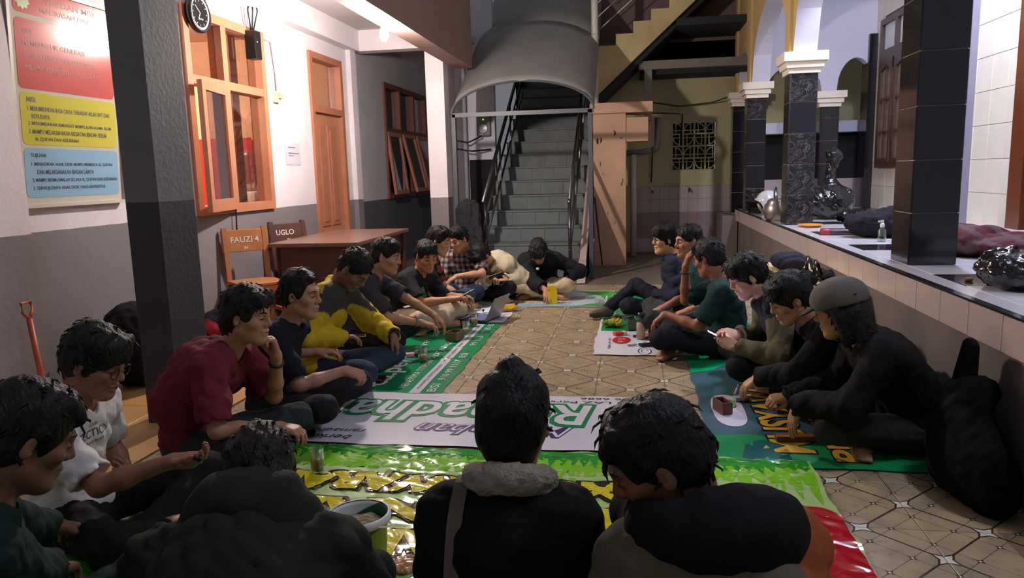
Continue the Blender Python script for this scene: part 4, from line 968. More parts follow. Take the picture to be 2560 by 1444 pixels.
def head_prims(Rh, Hc, fat=1.):
    P = lambda x, y, z: Hc+Rh@np.array([x, y, z])
    E = lambda c, r, k=.02, sub=False, R=None: ell(P(*c), r, Rh if R is None else Rh@R, k, sub)
    C = lambda a, b, ra, rb, k=.015: cap(P(*a), P(*b), ra, rb, k)
    pr = [E((-.012, 0, .026), (.096, .077, .090)), E((.028, 0, -.038), (.065, .057*fat, .084), .03),
          C((.066, .008, -.103), (.066, -.008, -.103), .020, .020, .03),
          C((-.002, .045*fat, -.062), (.056, .015, -.102), .021, .018, .03), C((-.002, -.045*fat, -.062), (.056, -.015, -.102), .021, .018, .03),
          C((.078, .034, .027), (.087, 0, .022), .012, .012, .02), C((.078, -.034, .027), (.087, 0, .022), .012, .012, .02),
          E((.058, .042*fat, -.022), (.028, .022, .022), .02), E((.058, -.042*fat, -.022), (.028, .022, .022), .02),
          E((.094, .031, .003), (.018, .017, .012), .012, True), E((.094, -.031, .003), (.018, .017, .012), .012, True),
          E((.078, .031, .002), (.013, .015, .0115), .006), E((.078, -.031, .002), (.013, .015, .0115), .006),
          C((.086, 0, .014), (.107, 0, -.024), .0085, .0130, .014), C((.097, .013, -.030), (.097, -.013, -.030), .0090, .0090, .008),
          E((.089, 0, -.059), (.014, .026, .0090), .008), E((.088, 0, -.0735), (.013, .023, .0090), .008),
          E((.104, 0, -.0665), (.010, .026, .0024), .004, True), E((.076, 0, -.102), (.016, .020, .016), .02)]
    for s in (1, -1):
        pr += [E((-.008, s*.079, -.004), (.019, .009, .032), .006, R=rotz(s*.35)@rotx(s*.12)), E((.002, s*.088, -.002), (.009, .007, .018), .006, True)]
    return pr

def hand_prims2(W, hd, up, side, curl=.4, spread=.3, thumb=.6, s=1.):
    """hand in its own frame: x along the hand, z back of the hand, y to the thumb side"""
    hd = nrm(hd); up = np.array(up, float); up = nrm(up-hd*(up@hd)); t = np.cross(hd, up)*(1 if side == 'L' else -1)
    B = np.stack([hd, t, up], 1); L = lambda *p: W+B@np.array(p)*s
    pr = [ell(L(.05, 0, 0), (.050*s, .040*s, .0155*s), B, .01)]
    for off, fl, kx in ((.029, .072, .084), (.010, .080, .090), (-.0095, .075, .087), (-.028, .060, .078)):
        pr.append(cap(L(.004, off*.5, .0), L(kx, off, .002), .016*s, .0115*s, .012))
        x, z, a = kx, .002, 0.; y = off; dy = off*spread*.35
        for i, (fr, ang) in enumerate(((.44, 60), (.31, 78), (.25, 52))):
            a += math.radians(ang)*curl; l = fl*fr; x2 = x+l*math.cos(a); z2 = z-l*math.sin(a); y2 = y+dy*fr
            pr.append(cap(L(x, y, z), L(x2, y2, z2), (.0094-.0007*i)*s, (.0088-.0010*i)*s, .004)); x, y, z = x2, y2, z2
    sp = .25+.75*thumb
    p = [(.012, .018, -.006), (.040, .018+.030*sp, -.014-.008*curl), (.068, .020+.034*sp-.010*curl, -.020-.016*curl), (.090, .022+.030*sp-.020*curl, -.024-.022*curl)]
    pr += [cap(L(*p[0]), L(*p[1]), .0155*s, .0115*s, .012), cap(L(*p[1]), L(*p[2]), .0108*s, .0098*s, .004), cap(L(*p[2]), L(*p[3]), .0098*s, .008*s, .004)]
    return pr
def foot_prims(A, fd, side=1, up=(0, 0, 1), s=1.):
    fd = nrm(fd); up = np.array(up, float); up = nrm(up-fd*(up@fd)); t = np.cross(up, fd)
    B = np.stack([fd, t, up], 1); L = lambda *p: A+B@np.array(p)*s
    pr = [cap(L(-.035, 0, -.035), L(.0, 0, -.01), .030*s, .036*s, .03), cap(L(0, 0, -.012), L(.11, .004*side, -.036), .036*s, .028*s, .03), cap(L(-.03, 0, -.042), L(.11, -.012, -.045), .026*s, .024*s, .03), cap(L(.05, .018, -.04), L(.115, .02, -.045), .024*s, .020*s, .03)]
    for i, (o, l) in enumerate(((.030, .052), (.014, .050), (.0, .046), (-.013, .040), (-.025, .033))):
        o *= -side; pr.append(cap(L(.11, o, -.045), L(.11+l, o*1.05, -.050), .0115*s if i == 0 else .009*s, .0105*s if i == 0 else .0078*s, .005))
    return pr

def hair_prims(style, Rh, Hc):
    P = lambda x, y, z: Hc+Rh@np.array([x, y, z])
    E = lambda c, r, k=.02, sub=False, R=None: ell(P(*c), r, Rh if R is None else Rh@R, k, sub)
    C = lambda a, b, ra, rb, k=.02, sub=False: cap(P(*a), P(*b), ra, rb, k, sub)
    vol = {'short': .012, 'crop': .007, 'bowl': .014, 'fringe': .018, 'swept': .018, 'recede': .009, 'long': .014, 'bun': .017, 'cap': .008}[style]
    vy = vol*(.35 if style in ('short', 'crop', 'recede', 'cap') else .6)
    pr = [E((-.014, 0, .034), (.098+vol*.9, .078+vy, .088+vol)), E((-.010, 0, .070), (.088, .066+vol*.5, .056+vol), .03), E((-.048, 0, -.018), (.060+vol*.6, .071+vy*.6, .066), .03)]
    for s in (1, -1): pr.append(C((.012, s*(.074), .03), (.014, s*.073, -.004), .011, .008, .015))
    if style in ('fringe',):
        for i, y in enumerate((-.05, -.028, -.006, .016, .038, .056)): pr.append(C((.070, y, .092), (.106-.02*abs(y)/.05, y+.008, .040+.010*(i % 2)), .022, .010, .018))
        pr.append(E((.03, 0, .085), (.07, .075, .04), .03))
    if style == 'bowl':
        for y in (-.055, -.03, 0, .03, .055): pr.append(C((.066, y, .09), (.094-.012*abs(y)/.05, y, .040), .02, .012, .02))
    if style == 'swept':
        for i, y in enumerate((-.045, -.02, .005, .03, .05)): pr.append(C((.055, y, .100), (.088, y+.006, .070), .024, .014, .02))
        pr += [E((-.07, 0, -.05), (.045, .062, .05), .03), C((-.085, .0, -.07), (-.105, 0, -.10), .035, .012, .03)]
    if style == 'short':
        for i, y in enumerate((-.045, -.015, .015, .045)): pr.append(C((.05, y, .098), (.080, y, .072), .024, .012, .02))
    if style == 'long':
        pr += [E((-.05, 0, -.05), (.06, .088, .09), .03), C((-.06, .055, -.05), (-.075, .075, -.20), .045, .03, .04), C((-.06, -.055, -.05), (-.075, -.075, -.20), .045, .03, .04), C((-.075, 0, -.05), (-.10, 0, -.22), .05, .035, .04), C((.0, .08, .0), (-.01, .088, -.14), .028, .02, .03), C((.0, -.08, .0), (-.01, -.088, -.14), .028, .02, .03)]
    if style == 'bun':
        pr += [E((-.024, 0, .142), (.032, .036, .022), .010), E((-.06, 0, -.03), (.05, .068, .07), .03)]
    # cut the face free
    fz = {'recede': .085, 'swept': .062, 'short': .058, 'crop': .056, 'fringe': .030, 'bowl': .034}.get(style, .058)
    pr.append(E((.105, 0, fz-.100), (.085, .088, .098), .012, True))
    if style == 'recede':
        for s in (1, -1): pr.append(E((.095, s*.05, .085), (.045, .03, .03), .012, True))
    if style != 'long':
        for s in (1, -1): pr.append(E((.006, s*.092, -.030), (.030, .026, .044), .010, True))
    else:
        pr.append(E((.11, 0, -.06), (.095, .066, .12), .012, True))
    pr.append(E((-.005, 0, -.150), (.11, .11, .062), .02, True) if style != 'long' else E((.12, 0, -.15), (.09, .06, .1), .02, True))
    return pr

class Person: pass
def person(label, head, yaw, lean=.16, hyaw=0., hpitch=0., hroll=0., skin=(150, 106, 80), hair='short', shirt=(40, 40, 44), sleeve='short', pants=(26, 26, 30),
           lw=None, rw=None, lhand=None, rhand=None, legs='cross', fine=1., slouch=.05, jacket=0., fat=1., side=0., shirt_col=None, group=None, twist=0., lpole=None, rpole=None,
           collar=None, knees=None, ankles=None, seat=None, seatz=0., pants_col=None, feet=True, shoes=None, haircol=HAIRC, wr=.006, lshin_skin=0., rshin_skin=0., shoulder=1., tufts=110, hairdisp=.005):
    """seated person; all joints in a frame with x forward, y to the left, origin on the floor under the pelvis"""
    A = Person(); fw = np.array([math.cos(yaw), math.sin(yaw), 0]); lf = np.array([-math.sin(yaw), math.cos(yaw), 0])
    head = np.array(head, float)
    if seat is None: seat = head-fw*lean-lf*side
    o = np.array([seat[0], seat[1], seatz]); B = np.stack([fw, lf, [0, 0, 1]], 1)
    toL = lambda p: B.T@(np.array(p, float)-o)
    A.toW = lambda p: o+B@np.array(p, float)
    Hc = toL(head); Rh = rotz(hyaw)@roty(hpitch)@rotx(hroll)
    Pv = np.array([0, 0, .115]); d = nrm(Pv-Hc)
    neck_top = Hc+Rh@np.array([-.030, 0, -.070])
    T = Hc+Rh@np.array([-.035, 0, -.095])*.85+d*.085+np.array([-.012, 0, 0])
    dd = nrm(Pv-T); back = nrm(np.cross(np.array([0, 1., 0]), dd)); back = back if back[0] < 0 else -back
    Lt = np.linalg.norm(Pv-T)
    Ls = rotz(twist)@np.array([0, 1., 0])
    chest = T+dd*.30*Lt+back*slouch*.7; waist = T+dd*.64*Lt+back*slouch
    RT = np.stack([nrm(np.cross(Ls, -dd)), Ls, -dd], 1)
    sh = T+dd*.055+back*.012
    A.S = {'L': sh+Ls*.165*shoulder, 'R': sh-Ls*.165*shoulder}
    W = {}; Eb = {}
    defp = {'L': (-.25, .55, -.8), 'R': (-.25, -.55, -.8)}
    for s, tw, pl in (('L', lw, lpole), ('R', rw, rpole)):
        sg = 1 if s == 'L' else -1
        t = np.array([.30, sg*.22, .20]) if tw is None else (np.array(tw[1:], float) if isinstance(tw[0], str) else toL(tw))
        Eb[s], W[s] = ik(A.S[s], t, .275, .250, defp[s] if pl is None else pl)
    hip = {'L': np.array([.03, .085, .105]), 'R': np.array([.03, -.085, .105])}
    ank = {'L': np.array([.29, -.12, .060]), 'R': np.array([.36, .10, .060])}; kp = {'L': (.55, 1., .30), 'R': (.55, -1., .30)}
    if ankles: ank.update({k: np.array(v, float) for k, v in ankles.items()})
    if knees: kp.update(knees)
    Kn = {}
    for s in 'LR': Kn[s], ank[s] = ik(hip[s], ank[s], .41, .385, kp[s])
    for s in 'LR': Kn[s][2] = max(Kn[s][2], .085)
    A.W, A.E, A.K, A.Hc, A.Rh, A.T, A.ank = W, Eb, Kn, Hc, Rh, T, ank
    # ---- body prims
    body = [ell(Pv, (.11, .15, .10), None, .05), ell(waist, (.095*fat, .125*fat, .13), RT, .06), ell(chest, (.098*fat, .145, .15), RT, .06),
            cap(A.S['L'], A.S['R'], .045, .045, .04), cap(neck_top, T+dd*.02, .051, .056, .03)]
    arms = []
    for s in 'LR':
        arms.append(sdf_mesh([cap(A.S[s], Eb[s], .043, .036, .03), cap(Eb[s], Eb[s]+(W[s]-Eb[s])*.35, .035, .036, .02), cap(Eb[s]+(W[s]-Eb[s])*.35, W[s], .036, .0245, .02)], .0115/fine))
        body += [cap(A.S[s], A.S[s]+(Eb[s]-A.S[s])*.5, .043, .040, .03), cap(hip[s], Kn[s], .066, .048, .04), cap(Kn[s], ank[s], .046, .034, .03)]
    V0, F0 = sdf_mesh(body, .018)
    hp = head_prims(Rh, Hc, fat if fat < 1.12 else 1.12)+[cap(Hc+Rh@np.array([-.025, 0, -.03]), neck_top, .055, .052, .03), cap(neck_top, T+dd*.0, .0515, .0555, .03)]
    V1, F1 = sdf_mesh(hp, .0055/fine)
    parts = [(V0, F0), (V1, F1)]+arms
    for s, hs in (('L', lhand), ('R', rhand)):
        h = dict(curl=.45, spread=.3, thumb=.6); dirv = W[s]-Eb[s]; upv = np.array([0, 0, 1.])
        if hs:
            h.update({k: v for k, v in hs.items() if k in ('curl', 'spread', 'thumb')})
            if 'dir' in hs: dirv = np.array(hs['dir'], float)
            if 'up' in hs: upv = np.array(hs['up'], float)
        f = nrm(W[s]-Eb[s]); parts.append(sdf_mesh(hand_prims2(W[s], dirv, upv, s, **h)+[cap(W[s]-f*.04, W[s]+nrm(dirv)*.01, .0262, .0245, .015)], .0052/fine))
        setattr(A, 'hand'+s, (W[s], nrm(dirv), upv))
    fsc = []
    for s in 'LR':
        sg = 1 if s == 'L' else -1; shin = nrm(ank[s]-Kn[s]); fd = nrm(np.array([shin[0], shin[1], 0])*1.+np.array([.55, 0, 0])); up = nrm(np.array([-.1, 0, .8])+np.array([0, sg*.6, 0]))
        if legs == 'up': fd = np.array([1., sg*.15, 0]); up = np.array([0, 0, 1.])
        A.__dict__['foot'+s] = (ank[s], fd, up)
        if feet: (parts if not shoes else fsc).append(sdf_mesh([(q) for q in foot_prims(ank[s]+np.array([0, 0, .012]), fd, sg, up)], .007/fine))
    V, F = join(parts); V[:, 2] = np.maximum(V[:, 2], .004)
    me = arr_mesh('person', V, F, skin_m, np.tile(np.array(S(skin)), (len(V), 1)))
    root = link('person', me, None, None, tuple(o)); root.rotation_euler = (0, 0, yaw); tag(root, label, 'person', group)
    A.o = root; A.origin = o; A.B = B
    seed = int(abs(head[0]*100+head[1]*10)) % 9973
    # ---- shirt
    g = .016+jacket
    torso = [ell(Pv+np.array([0, 0, .035]), (.118+g*.6, .155+g*.7, .085), None, .06), ell(waist, (.098*fat+g, .130*fat+g, .14), RT, .07), ell(chest, (.100*fat+g, .150+g, .155), RT, .07),
          cap(A.S['L']-Ls*.01, A.S['R']+Ls*.01, .048+g*.7, None, .05), cap(T+dd*.03+Ls*.07, T+dd*.03-Ls*.07, .044+g*.5, None, .04)]
    sp = []
    for s in 'LR':
        if sleeve == 'short':
            e = A.S[s]+(Eb[s]-A.S[s])*.88; sp += [cap(A.S[s], e, .050+g*.7, .060+g*.5, .04)]
        elif sleeve == 'long':
            w_ = Eb[s]+(W[s]-Eb[s])*1.02; sp += [cap(A.S[s], Eb[s], .050+g*.7, .045+g*.7, .04), cap(Eb[s], w_, .044+g*.75, .034+g*.6, .03)]
        elif sleeve == 'mid':
            w_ = Eb[s]+(W[s]-Eb[s])*.72; sp += [cap(A.S[s], Eb[s], .050+g*.7, .045+g*.7, .04), cap(Eb[s], w_, .044+g*.75, .040+g*.7, .03)]
    cuts = []
    if collar == 'polo' or collar == 'coat':
        for i in range(12):
            a0 = 2*PI*i/12; a1 = 2*PI*(i+1)/12; r = .062 if collar == 'polo' else .070
            q = lambda a: T-dd*(.010+.012*math.cos(a+PI))+RT@np.array([r*math.cos(a)+.006, r*1.05*math.sin(a), 0])
            if collar == 'polo' and i in (0, 11): continue
            torso.append(cap(q(a0), q(a1), .012 if collar == 'polo' else .02, None, .012))
    if collar is None: torso.append(cap(T-dd*.07+RT@np.array([.012, 0, 0]), T-dd*.004+RT@np.array([.020, 0, 0]), .066, .058, .008, True))
    if sleeve in ('short', 'long', 'mid'):
        for s in 'LR':
            if sleeve == 'short': dv = nrm(Eb[s]-A.S[s]); e = A.S[s]+(Eb[s]-A.S[s])*.80; rr = .105
            else: dv = nrm(W[s]-Eb[s]); e = Eb[s]+(W[s]-Eb[s])*(.97 if sleeve == 'long' else .66); rr = .085
            x_ = nrm(np.cross(dv, [.3, .2, .9])); sp.append(ell(e+dv*.055, (.055, rr, rr), np.stack([dv, x_, np.cross(dv, x_)], 1), .006, True))
    sp = sp+torso
    def wrk(P, amp=wr, sd=seed):
        a = waves(P, sd, 5.5, 4); b_ = waves(P, sd+1, 9., 3); c_ = np.abs(waves(P, sd+2, 8., 3)); return amp*(a*1.2+(.42-np.sqrt(np.abs(b_)+.02))*2.0+(.35-np.sqrt(c_+.02))*1.2)
    V, F = sdf_mesh(sp, .0115/fine, wrk); V[:, 2] = np.maximum(V[:, 2], .02)
    bc = np.tile(np.array(S(shirt)), (len(V), 1))
    if shirt_col: bc = shirt_col(V, bc, A)
    A.shirtV, A.shirtF = V, F
    A.shirt = link('shirt' if jacket < .012 else 'jacket', arr_mesh('shirt', V, F, cloth_m, bc), None, root)
    # ---- trousers
    tp = [ell(Pv+np.array([.0, 0, -.01]), (.135, .172, .105), None, .05)]
    for s in 'LR':
        sk = lshin_skin if s == 'L' else rshin_skin
        e = ank[s]+(Kn[s]-ank[s])*max(.06, sk); tp += [cap(hip[s], Kn[s], .085, .064, .05), cap(Kn[s], e, .060, .049, .04)]
    V, F = sdf_mesh(tp, .0135/fine, lambda P: wrk(P, .006, seed+9)); V[:, 2] = np.maximum(V[:, 2], .006)
    bc = np.tile(np.array(S(pants)), (len(V), 1))
    if pants_col: bc = pants_col(V, bc)
    link('trousers', arr_mesh('trousers', V, F, cloth_m, bc), None, root)
    if shoes and fsc:
        V, F = join(fsc); V[:, 2] = np.maximum(V[:, 2], .004); link('shoes', arr_mesh('shoes', V, F, cloth_m, np.tile(np.array(S(shoes)), (len(V), 1))), None, root)
    # ---- hair
    if hair:
        def hd_(P):
            Q = (P-Hc.astype(np.float32))@Rh.astype(np.float32); Q2 = Q*np.array([1., 1., .35], np.float32)
            return hairdisp*(waves(Q2, seed+4, 26., 5)*1.0+waves(Q, seed+5, 12., 4)*.9)
        V, F = sdf_mesh(hair_prims(hair, Rh, Hc), .0062/fine, hd_)
        rr = np.random.RandomState(seed); Q = V-Hc; pick = rr.choice(len(V), min(len(V), tufts), replace=False); tv = []; tf = []; nv = len(V)
        fwd_ = Rh@np.array([1., 0, 0]); upv_ = Rh@np.array([0, 0, 1.])
        for ii in pick:
            p = V[ii]; nn = nrm(Q[ii]); ql = Rh.T@Q[ii]
            if ql[0] > .03 and ql[2] < .05: continue
            dr = nrm(-upv_*(.9 if ql[2] < .07 else .25)+fwd_*(.55 if ql[0] > -.03 else -.35)+rr.normal(size=3)*.35); dr = nrm(dr-nn*(dr@nn)+nn*.07); sd_ = np.cross(nn, dr)*.0052; ln = rr.uniform(.02, .042)
            b0 = p-nn*.004; m0 = b0+dr*ln*.55+nn*.004; t0 = b0+dr*ln
            k0 = nv+len(tv); tv += [b0-sd_, b0+sd_, b0+nn*.006, m0-sd_*.7, m0+sd_*.7, m0+nn*.005, t0, t0, t0]
            for q0 in (0, 3):
                for a_, b_ in ((0, 1), (1, 2), (2, 0)): tf.append((k0+q0+a_, k0+q0+b_, k0+q0+3+b_, k0+q0+3+a_))
        if tv: V = np.concatenate([V, np.array(tv)]); F = np.concatenate([F, np.array(tf)])
        link('hair', arr_mesh('hair', V, F, hair_m, np.tile(np.array(S(haircol)), (len(V), 1))), None, root)
    # ---- eyes and brows
    mb = MB(); P = lambda x, y, z: tuple(Hc+Rh@np.array([x, y, z]))
    for s in (1, -1):
        mb = MB(); mb.tube([P(.0895, s*.018, -.001), P(.0915, s*.031, .001), P(.085, s*.044, -.001)], [.0016, .0034, .0016], 6); mb.build('eye', eye_m, root, True)
        mb = MB(); mb.tube([P(.098, s*.013, .024), P(.0945, s*.030, .031), P(.081, s*.047, .026)], [.0035, .0042, .002], 6); mb.build('eyebrow', mat('brow', (26, 20, 18), .7), root, True)
    mb = MB(); mb.tube([P(.088, -.022, -.0660), P(.1015, 0, -.0655), P(.088, .022, -.0660)], [.001, .0024, .001], 6); mb.build('lip_line', mat('lip', (96, 50, 44), .5), root, True)
    A.P = lambda x, y, z: Hc+Rh@np.array([x, y, z])
    return A
def add_glasses(A):
    mb = MB(); P = lambda x, y, z: tuple(A.Hc+A.Rh@np.array([x, y, z]))
    for s in (1, -1):
        mb.tube([P(.106-.006*abs(math.cos(2*PI*i/16)), s*.033+.024*math.cos(2*PI*i/16), -.002+.020*math.sin(2*PI*i/16)) for i in range(17)], .0022, 6)
        mb.tube([P(.099, s*.058, .006), P(.05, s*.076, .008), P(-.005, s*.084, .008), P(-.02, s*.083, -.012)], .0018, 5)
    mb.tube([P(.108, -.009, .004), P(.112, 0, .007), P(.108, .009, .004)], .002, 5)
    mb.build('glasses', black_m, A.o, True)
def add_watch(A, s, col=(24, 24, 26), face=(60, 70, 72)):
    W = A.W[s]; f = nrm(W-A.E[s]); c = W-f*.035; t = nrm(np.cross(f, [0, 0, 1.])); u = np.cross(t, f)
    mb = MB(); mb.tube([tuple(c+(t*math.cos(2*PI*i/16)+u*math.sin(2*PI*i/16))*.031) for i in range(17)], .007, 6); w_ = mb.build('watch', mat('watch_strap_%d' % col[0], col, .5), A.o, True)
    p = c+u*.036; mb = MB(); mb.bar(tuple(p-u*.004), tuple(p+u*.007), .032, .032, up=tuple(t)); mb.build('watch_case', mat('watch_face_%d' % face[0], face, .25, metal=.6), w_)
def on_chest(A, name, body, at, w, h, col, lift=.004, offset=0.):
    """print on the shirt: letters projected onto the cloth; at=(forward axis direction, height offset) in torso space"""
    bv = BVHTree.FromPolygons([tuple(v) for v in A.shirtV], [tuple(f) for f in A.shirtF])
    V, Fc = text2d(body, .1, offset, 0, 'LEFT', .02, box=(w, h))
    az, cz = at; dirf = np.array([math.cos(az), math.sin(az), 0]); ux = np.array([-math.sin(az), math.cos(az), 0])
    pts = []
    for v in V:
        src = np.array([A.T[0]-.02, 0, cz])+ux*(v[0]-w/2)+np.array([0, 0, v[1]-h/2])+dirf*.6
        hit = bv.ray_cast(Vector(src), Vector(-dirf), 1.2)
        pts.append(tuple(np.array(hit[0])+dirf*lift) if hit[0] is not None else tuple(src-dirf*.5))
    me = bpy.data.meshes.new(name); me.from_pydata(pts, [], Fc); me.materials.append(mat('print_%d_%d_%d' % col, col, .6)); me.update()
    return link(name, me, None, A.o)
# ------------------------------------------------------------------ the men in the circle
BK = (14, 14, 16)
def lcol(c): return np.array(S(c))
# ---- left row, near to far
A = person('man at the lower left corner with dark hair and a dark green top', PY(66, 1092, 1.50), .80, .16, hyaw=.10, hpitch=.45, hair='swept', shirt=(22, 40, 36), sleeve='mid', pants=(24, 48, 44), rw=PY(215, 1436, 1.93), lw=PY(190, 1330, 2.08), skin=(128, 88, 66), fine=1.15)
A = person('man in a white printed t-shirt and glasses holding his palm up', PY(238, 902, 2.30), .12, .14, hyaw=-.05, hpitch=.38, hair='fringe', shirt=(214, 208, 204), pants=(22, 20, 22), rw=PY(428, 1152, 2.18), rhand=dict(dir=(1, .05, .05), up=(0, .25, -1), curl=.45), rpole=(-.2, -.3, -1), lw=PY(338, 1225, 2.56), lhand=dict(dir=(-.15, -.2, 1), up=(1, 0, 0), curl=.25), skin=(150, 102, 76), fine=1.25, rshin_skin=.45, knees=dict(R=(.8, -.8, .15)), ankles=dict(R=(.42, .02, .06)))
add_glasses(A); L1 = A
on_chest(A, 'shirt_print', 'SECTION', (-.25, .42), .16, .028, (40, 36, 36)); on_chest(A, 'shirt_print', 'fourteen', (-.25, .39), .09, .016, (60, 54, 54)); on_chest(A, 'shirt_print', 'club', (-.25, .452), .04, .014, (60, 54, 54))
A = person('man in a maroon shirt leaning forward with a fist at his mouth', PY(618, 788, 3.02), .10, .30, ankles=dict(L=(.20, -.09, .06), R=(.25, .07, .06)), knees=dict(L=(.3, 1., .3), R=(.3, -1., .3)), hyaw=-.1, hpitch=.12, hair='swept', shirt=(112, 38, 52), pants=(50, 56, 58), lw=PY(692, 892, 3.08), lhand=dict(dir=(-.22, -.05, 1), up=(.7, .6, 0), curl=.95, thumb=.2), lpole=(.2, .2, -1), rw=PY(694, 1066, 2.92), rhand=dict(dir=(1, 0, -.2), curl=.5), rpole=(-.3, -.5, -.6), skin=(176, 128, 98), fine=1.15, slouch=.10, fat=1.2, jacket=.008, wr=.008)
add_watch(A, 'L', (26, 24, 24), (110, 96, 60)); L2 = A
A = person('man in a black polo shirt reaching towards a black tray', PY(752, 735, 3.62), .05, .20, ankles=dict(L=(.20, -.09, .06), R=(.25, .07, .06)), knees=dict(L=(.3, 1., .3), R=(.3, -1., .3)), hyaw=-.12, hpitch=.10, hair='recede', shirt=(24, 26, 32), collar='polo', pants=(36, 36, 42), rw=PY(862, 925, 3.62), rhand=dict(dir=(1, .1, -.35), up=(.2, -.3, 1), curl=.75), rpole=(-.1, -.5, -1), lw=PY(792, 880, 3.95), skin=(178, 130, 102), fine=1.1)
def yel(V, c, A):
    c[:] = lcol((196, 168, 40)); z = V[:, 2]; d = (V-A.T)@nrm(np.array([0, 0, .115])-A.T)
    dark = (d < .135+.02*np.sin(V[:, 1]*30)) & (np.abs(V[:, 1]) < .30); c[dark] = lcol((62, 60, 56)); c[(d < .012) & (V[:, 0] < A.T[0])] = lcol((190, 162, 44))
    for s in 'LR':
        w = np.linalg.norm(V-A.W[s], axis=1) < .055; c[w] = lcol((56, 52, 50))
    hem = (z < .10) & (np.abs(V[:, 0]) < .2); c[hem] = lcol((52, 50, 50)); return c
A = person('man in a yellow and grey jacket with bowed head looking at a phone', PY(885, 672, 4.30), .02, .26, ankles=dict(L=(.20, -.09, .06), R=(.25, .07, .06)), knees=dict(L=(.3, 1., .3), R=(.3, -1., .3)), hyaw=-.25, hpitch=.85, hair='crop', shirt=(196, 168, 40), shirt_col=yel, sleeve='long', jacket=.020, collar='coat', pants=(48, 58, 78), rw=PY(848, 842, 4.20), rhand=dict(dir=(1, .45, -.1), up=(-.1, .1, 1), curl=.45), lw=PY(982, 838, 4.50), lhand=dict(dir=(.35, 0, -1), up=(.9, .2, .4), curl=.35, spread=.8), lpole=(-.3, .7, -.3), skin=(140, 98, 74), wr=.009, slouch=.08)
L4 = A
A = person('man in a charcoal t-shirt stretching his arm down to his foot', PY(966, 640, 5.15), .12, .30, ankles=dict(L=(.20, -.09, .06), R=(.25, .07, .06)), knees=dict(L=(.3, 1., .3), R=(.3, -1., .3)), hyaw=-.15, hpitch=.22, hair='short', shirt=(54, 54, 60), pants=(26, 26, 30), lw=PY(1094, 792, 5.33), lhand=dict(dir=(.7, 0, -.8), up=(.8, 0, .6), curl=.3), lpole=(-.2, .8, -.2), rw=PY(1052, 806, 5.09), rhand=dict(dir=(1, .1, -.3), curl=.4), skin=(176, 130, 102), fat=1.08, slouch=.07)
add_watch(A, 'R', (120, 124, 120), (170, 176, 170))
A = person('man in a black t-shirt with a green print and cream trousers turned to the camera', PY(1066, 640, 5.95), -.35, .26, hyaw=-.55, hpitch=.30, hair='short', shirt=(30, 32, 36), pants=(196, 180, 158), lw=PY(1145, 742, 6.0), lhand=dict(curl=.6), rw=PY(1128, 748, 5.72), rhand=dict(dir=(.9, .5, .2), curl=.55), skin=(184, 130, 98))
on_chest(A, 'shirt_print', 'aurb', (-.55, .33), .13, .085, (40, 168, 96), offset=.01); on_chest(A, 'shirt_print', '__', (-.55, .25), .10, .02, (206, 206, 60), offset=.02)
def redp(V, c, A):
    m = waves(V.astype(np.float32), 5, 7., 3) > .18; c[m] = lcol((150, 60, 54)); return c
A = person('man in profile with a red and black shirt behind the green print t-shirt', PY(1097, 602, 6.55), .05, .20, hyaw=-.1, hpitch=.25, hair='short', shirt=(34, 30, 34), shirt_col=redp, pants=(60, 72, 92), lw=PY(1160, 745, 6.75), rw=PY(1150, 740, 6.4), skin=(190, 144, 106))
def plaid(V, c, A):
    a = V[:, 1]+.3*V[:, 0]; b = V[:, 2]; f = .055
    s1 = (np.mod(a, f) < f*.5).astype(float); s2 = (np.mod(b, f) < f*.5).astype(float); t = (s1+s2)[:, None]/2
    l0, l1, l2 = lcol((44, 44, 56)), lcol((104, 92, 92)), lcol((176, 156, 146))
    return np.where(t < .3, l0, np.where(t < .7, l1, l2))
A = person('man in a grey plaid shirt at the far left looking down', PY(1146, 597, 7.18), -PI/2-.05, .20, hyaw=-.45, hpitch=.35, hair='short', shirt=(100, 90, 90), shirt_col=plaid, collar='polo', sleeve='short', pants=(36, 46, 74), lw=PY(1142, 690, 6.98), lhand=dict(dir=(.5, -.8, -.5), curl=.3), lpole=(-.1, 1., -.1), rw=PY(1112, 715, 7.0), skin=(190, 140, 104), fine=1.1)
# ---- far row
A = person('man in a beige hoodie bent low over his phone', PY(1202, 640, 7.22), -PI/2-.25, .40, hyaw=-.2, hpitch=.95, hroll=.1, hair='bowl', shirt=(198, 188, 156), sleeve='long', jacket=.018, pants=(30, 32, 40), lw=PY(1268, 700, 7.30), lhand=dict(dir=(.3, -1, 0), curl=.4), rw=PY(1218, 700, 7.22), rhand=dict(dir=(.2, 1., .2), curl=.55), seat=PY(1262, 760, 7.68), skin=(190, 142, 108), slouch=.10, wr=.009)
F1 = A
HR = A.RT if hasattr(A, 'RT') else None
lump('hood', [ell(A.T+np.array([-.075, 0, .01]), (.075, .125, .085), roty(.5), .03), cap(A.T+np.array([.0, .085, -.02]), A.T+np.array([.075, .05, -.08]), .03, .02, .03), cap(A.T+np.array([.0, -.085, -.02]), A.T+np.array([.075, -.05, -.08]), .03, .02, .03), cap(A.Hc+A.Rh@np.array([-.05, 0, 0]), A.T, .083, .075, .015, True)], .009, cloth_m, A.o, lambda P: .006*waves(P, 3, 9., 4), col=(202, 192, 160))
A = person('man in black jacket and cream trousers bowing his head before the stairs', PY(1346, 628, 7.42), -PI/2+.12, .34, hyaw=-.15, hpitch=1.0, hair='fringe', shirt=(30, 31, 36), sleeve='mid', jacket=.016, pants=(194, 176, 140), lw=PY(1405, 703, 7.55), lhand=dict(dir=(.5, .8, .15), curl=.35), lpole=(-.2, .9, -.3), rw=PY(1366, 725, 7.25), rhand=dict(dir=(.7, .1, -.8), up=(.8, 0, .6), curl=.3, spread=.8), seat=PY(1358, 760, 7.80), skin=(176, 122, 92), slouch=.09)
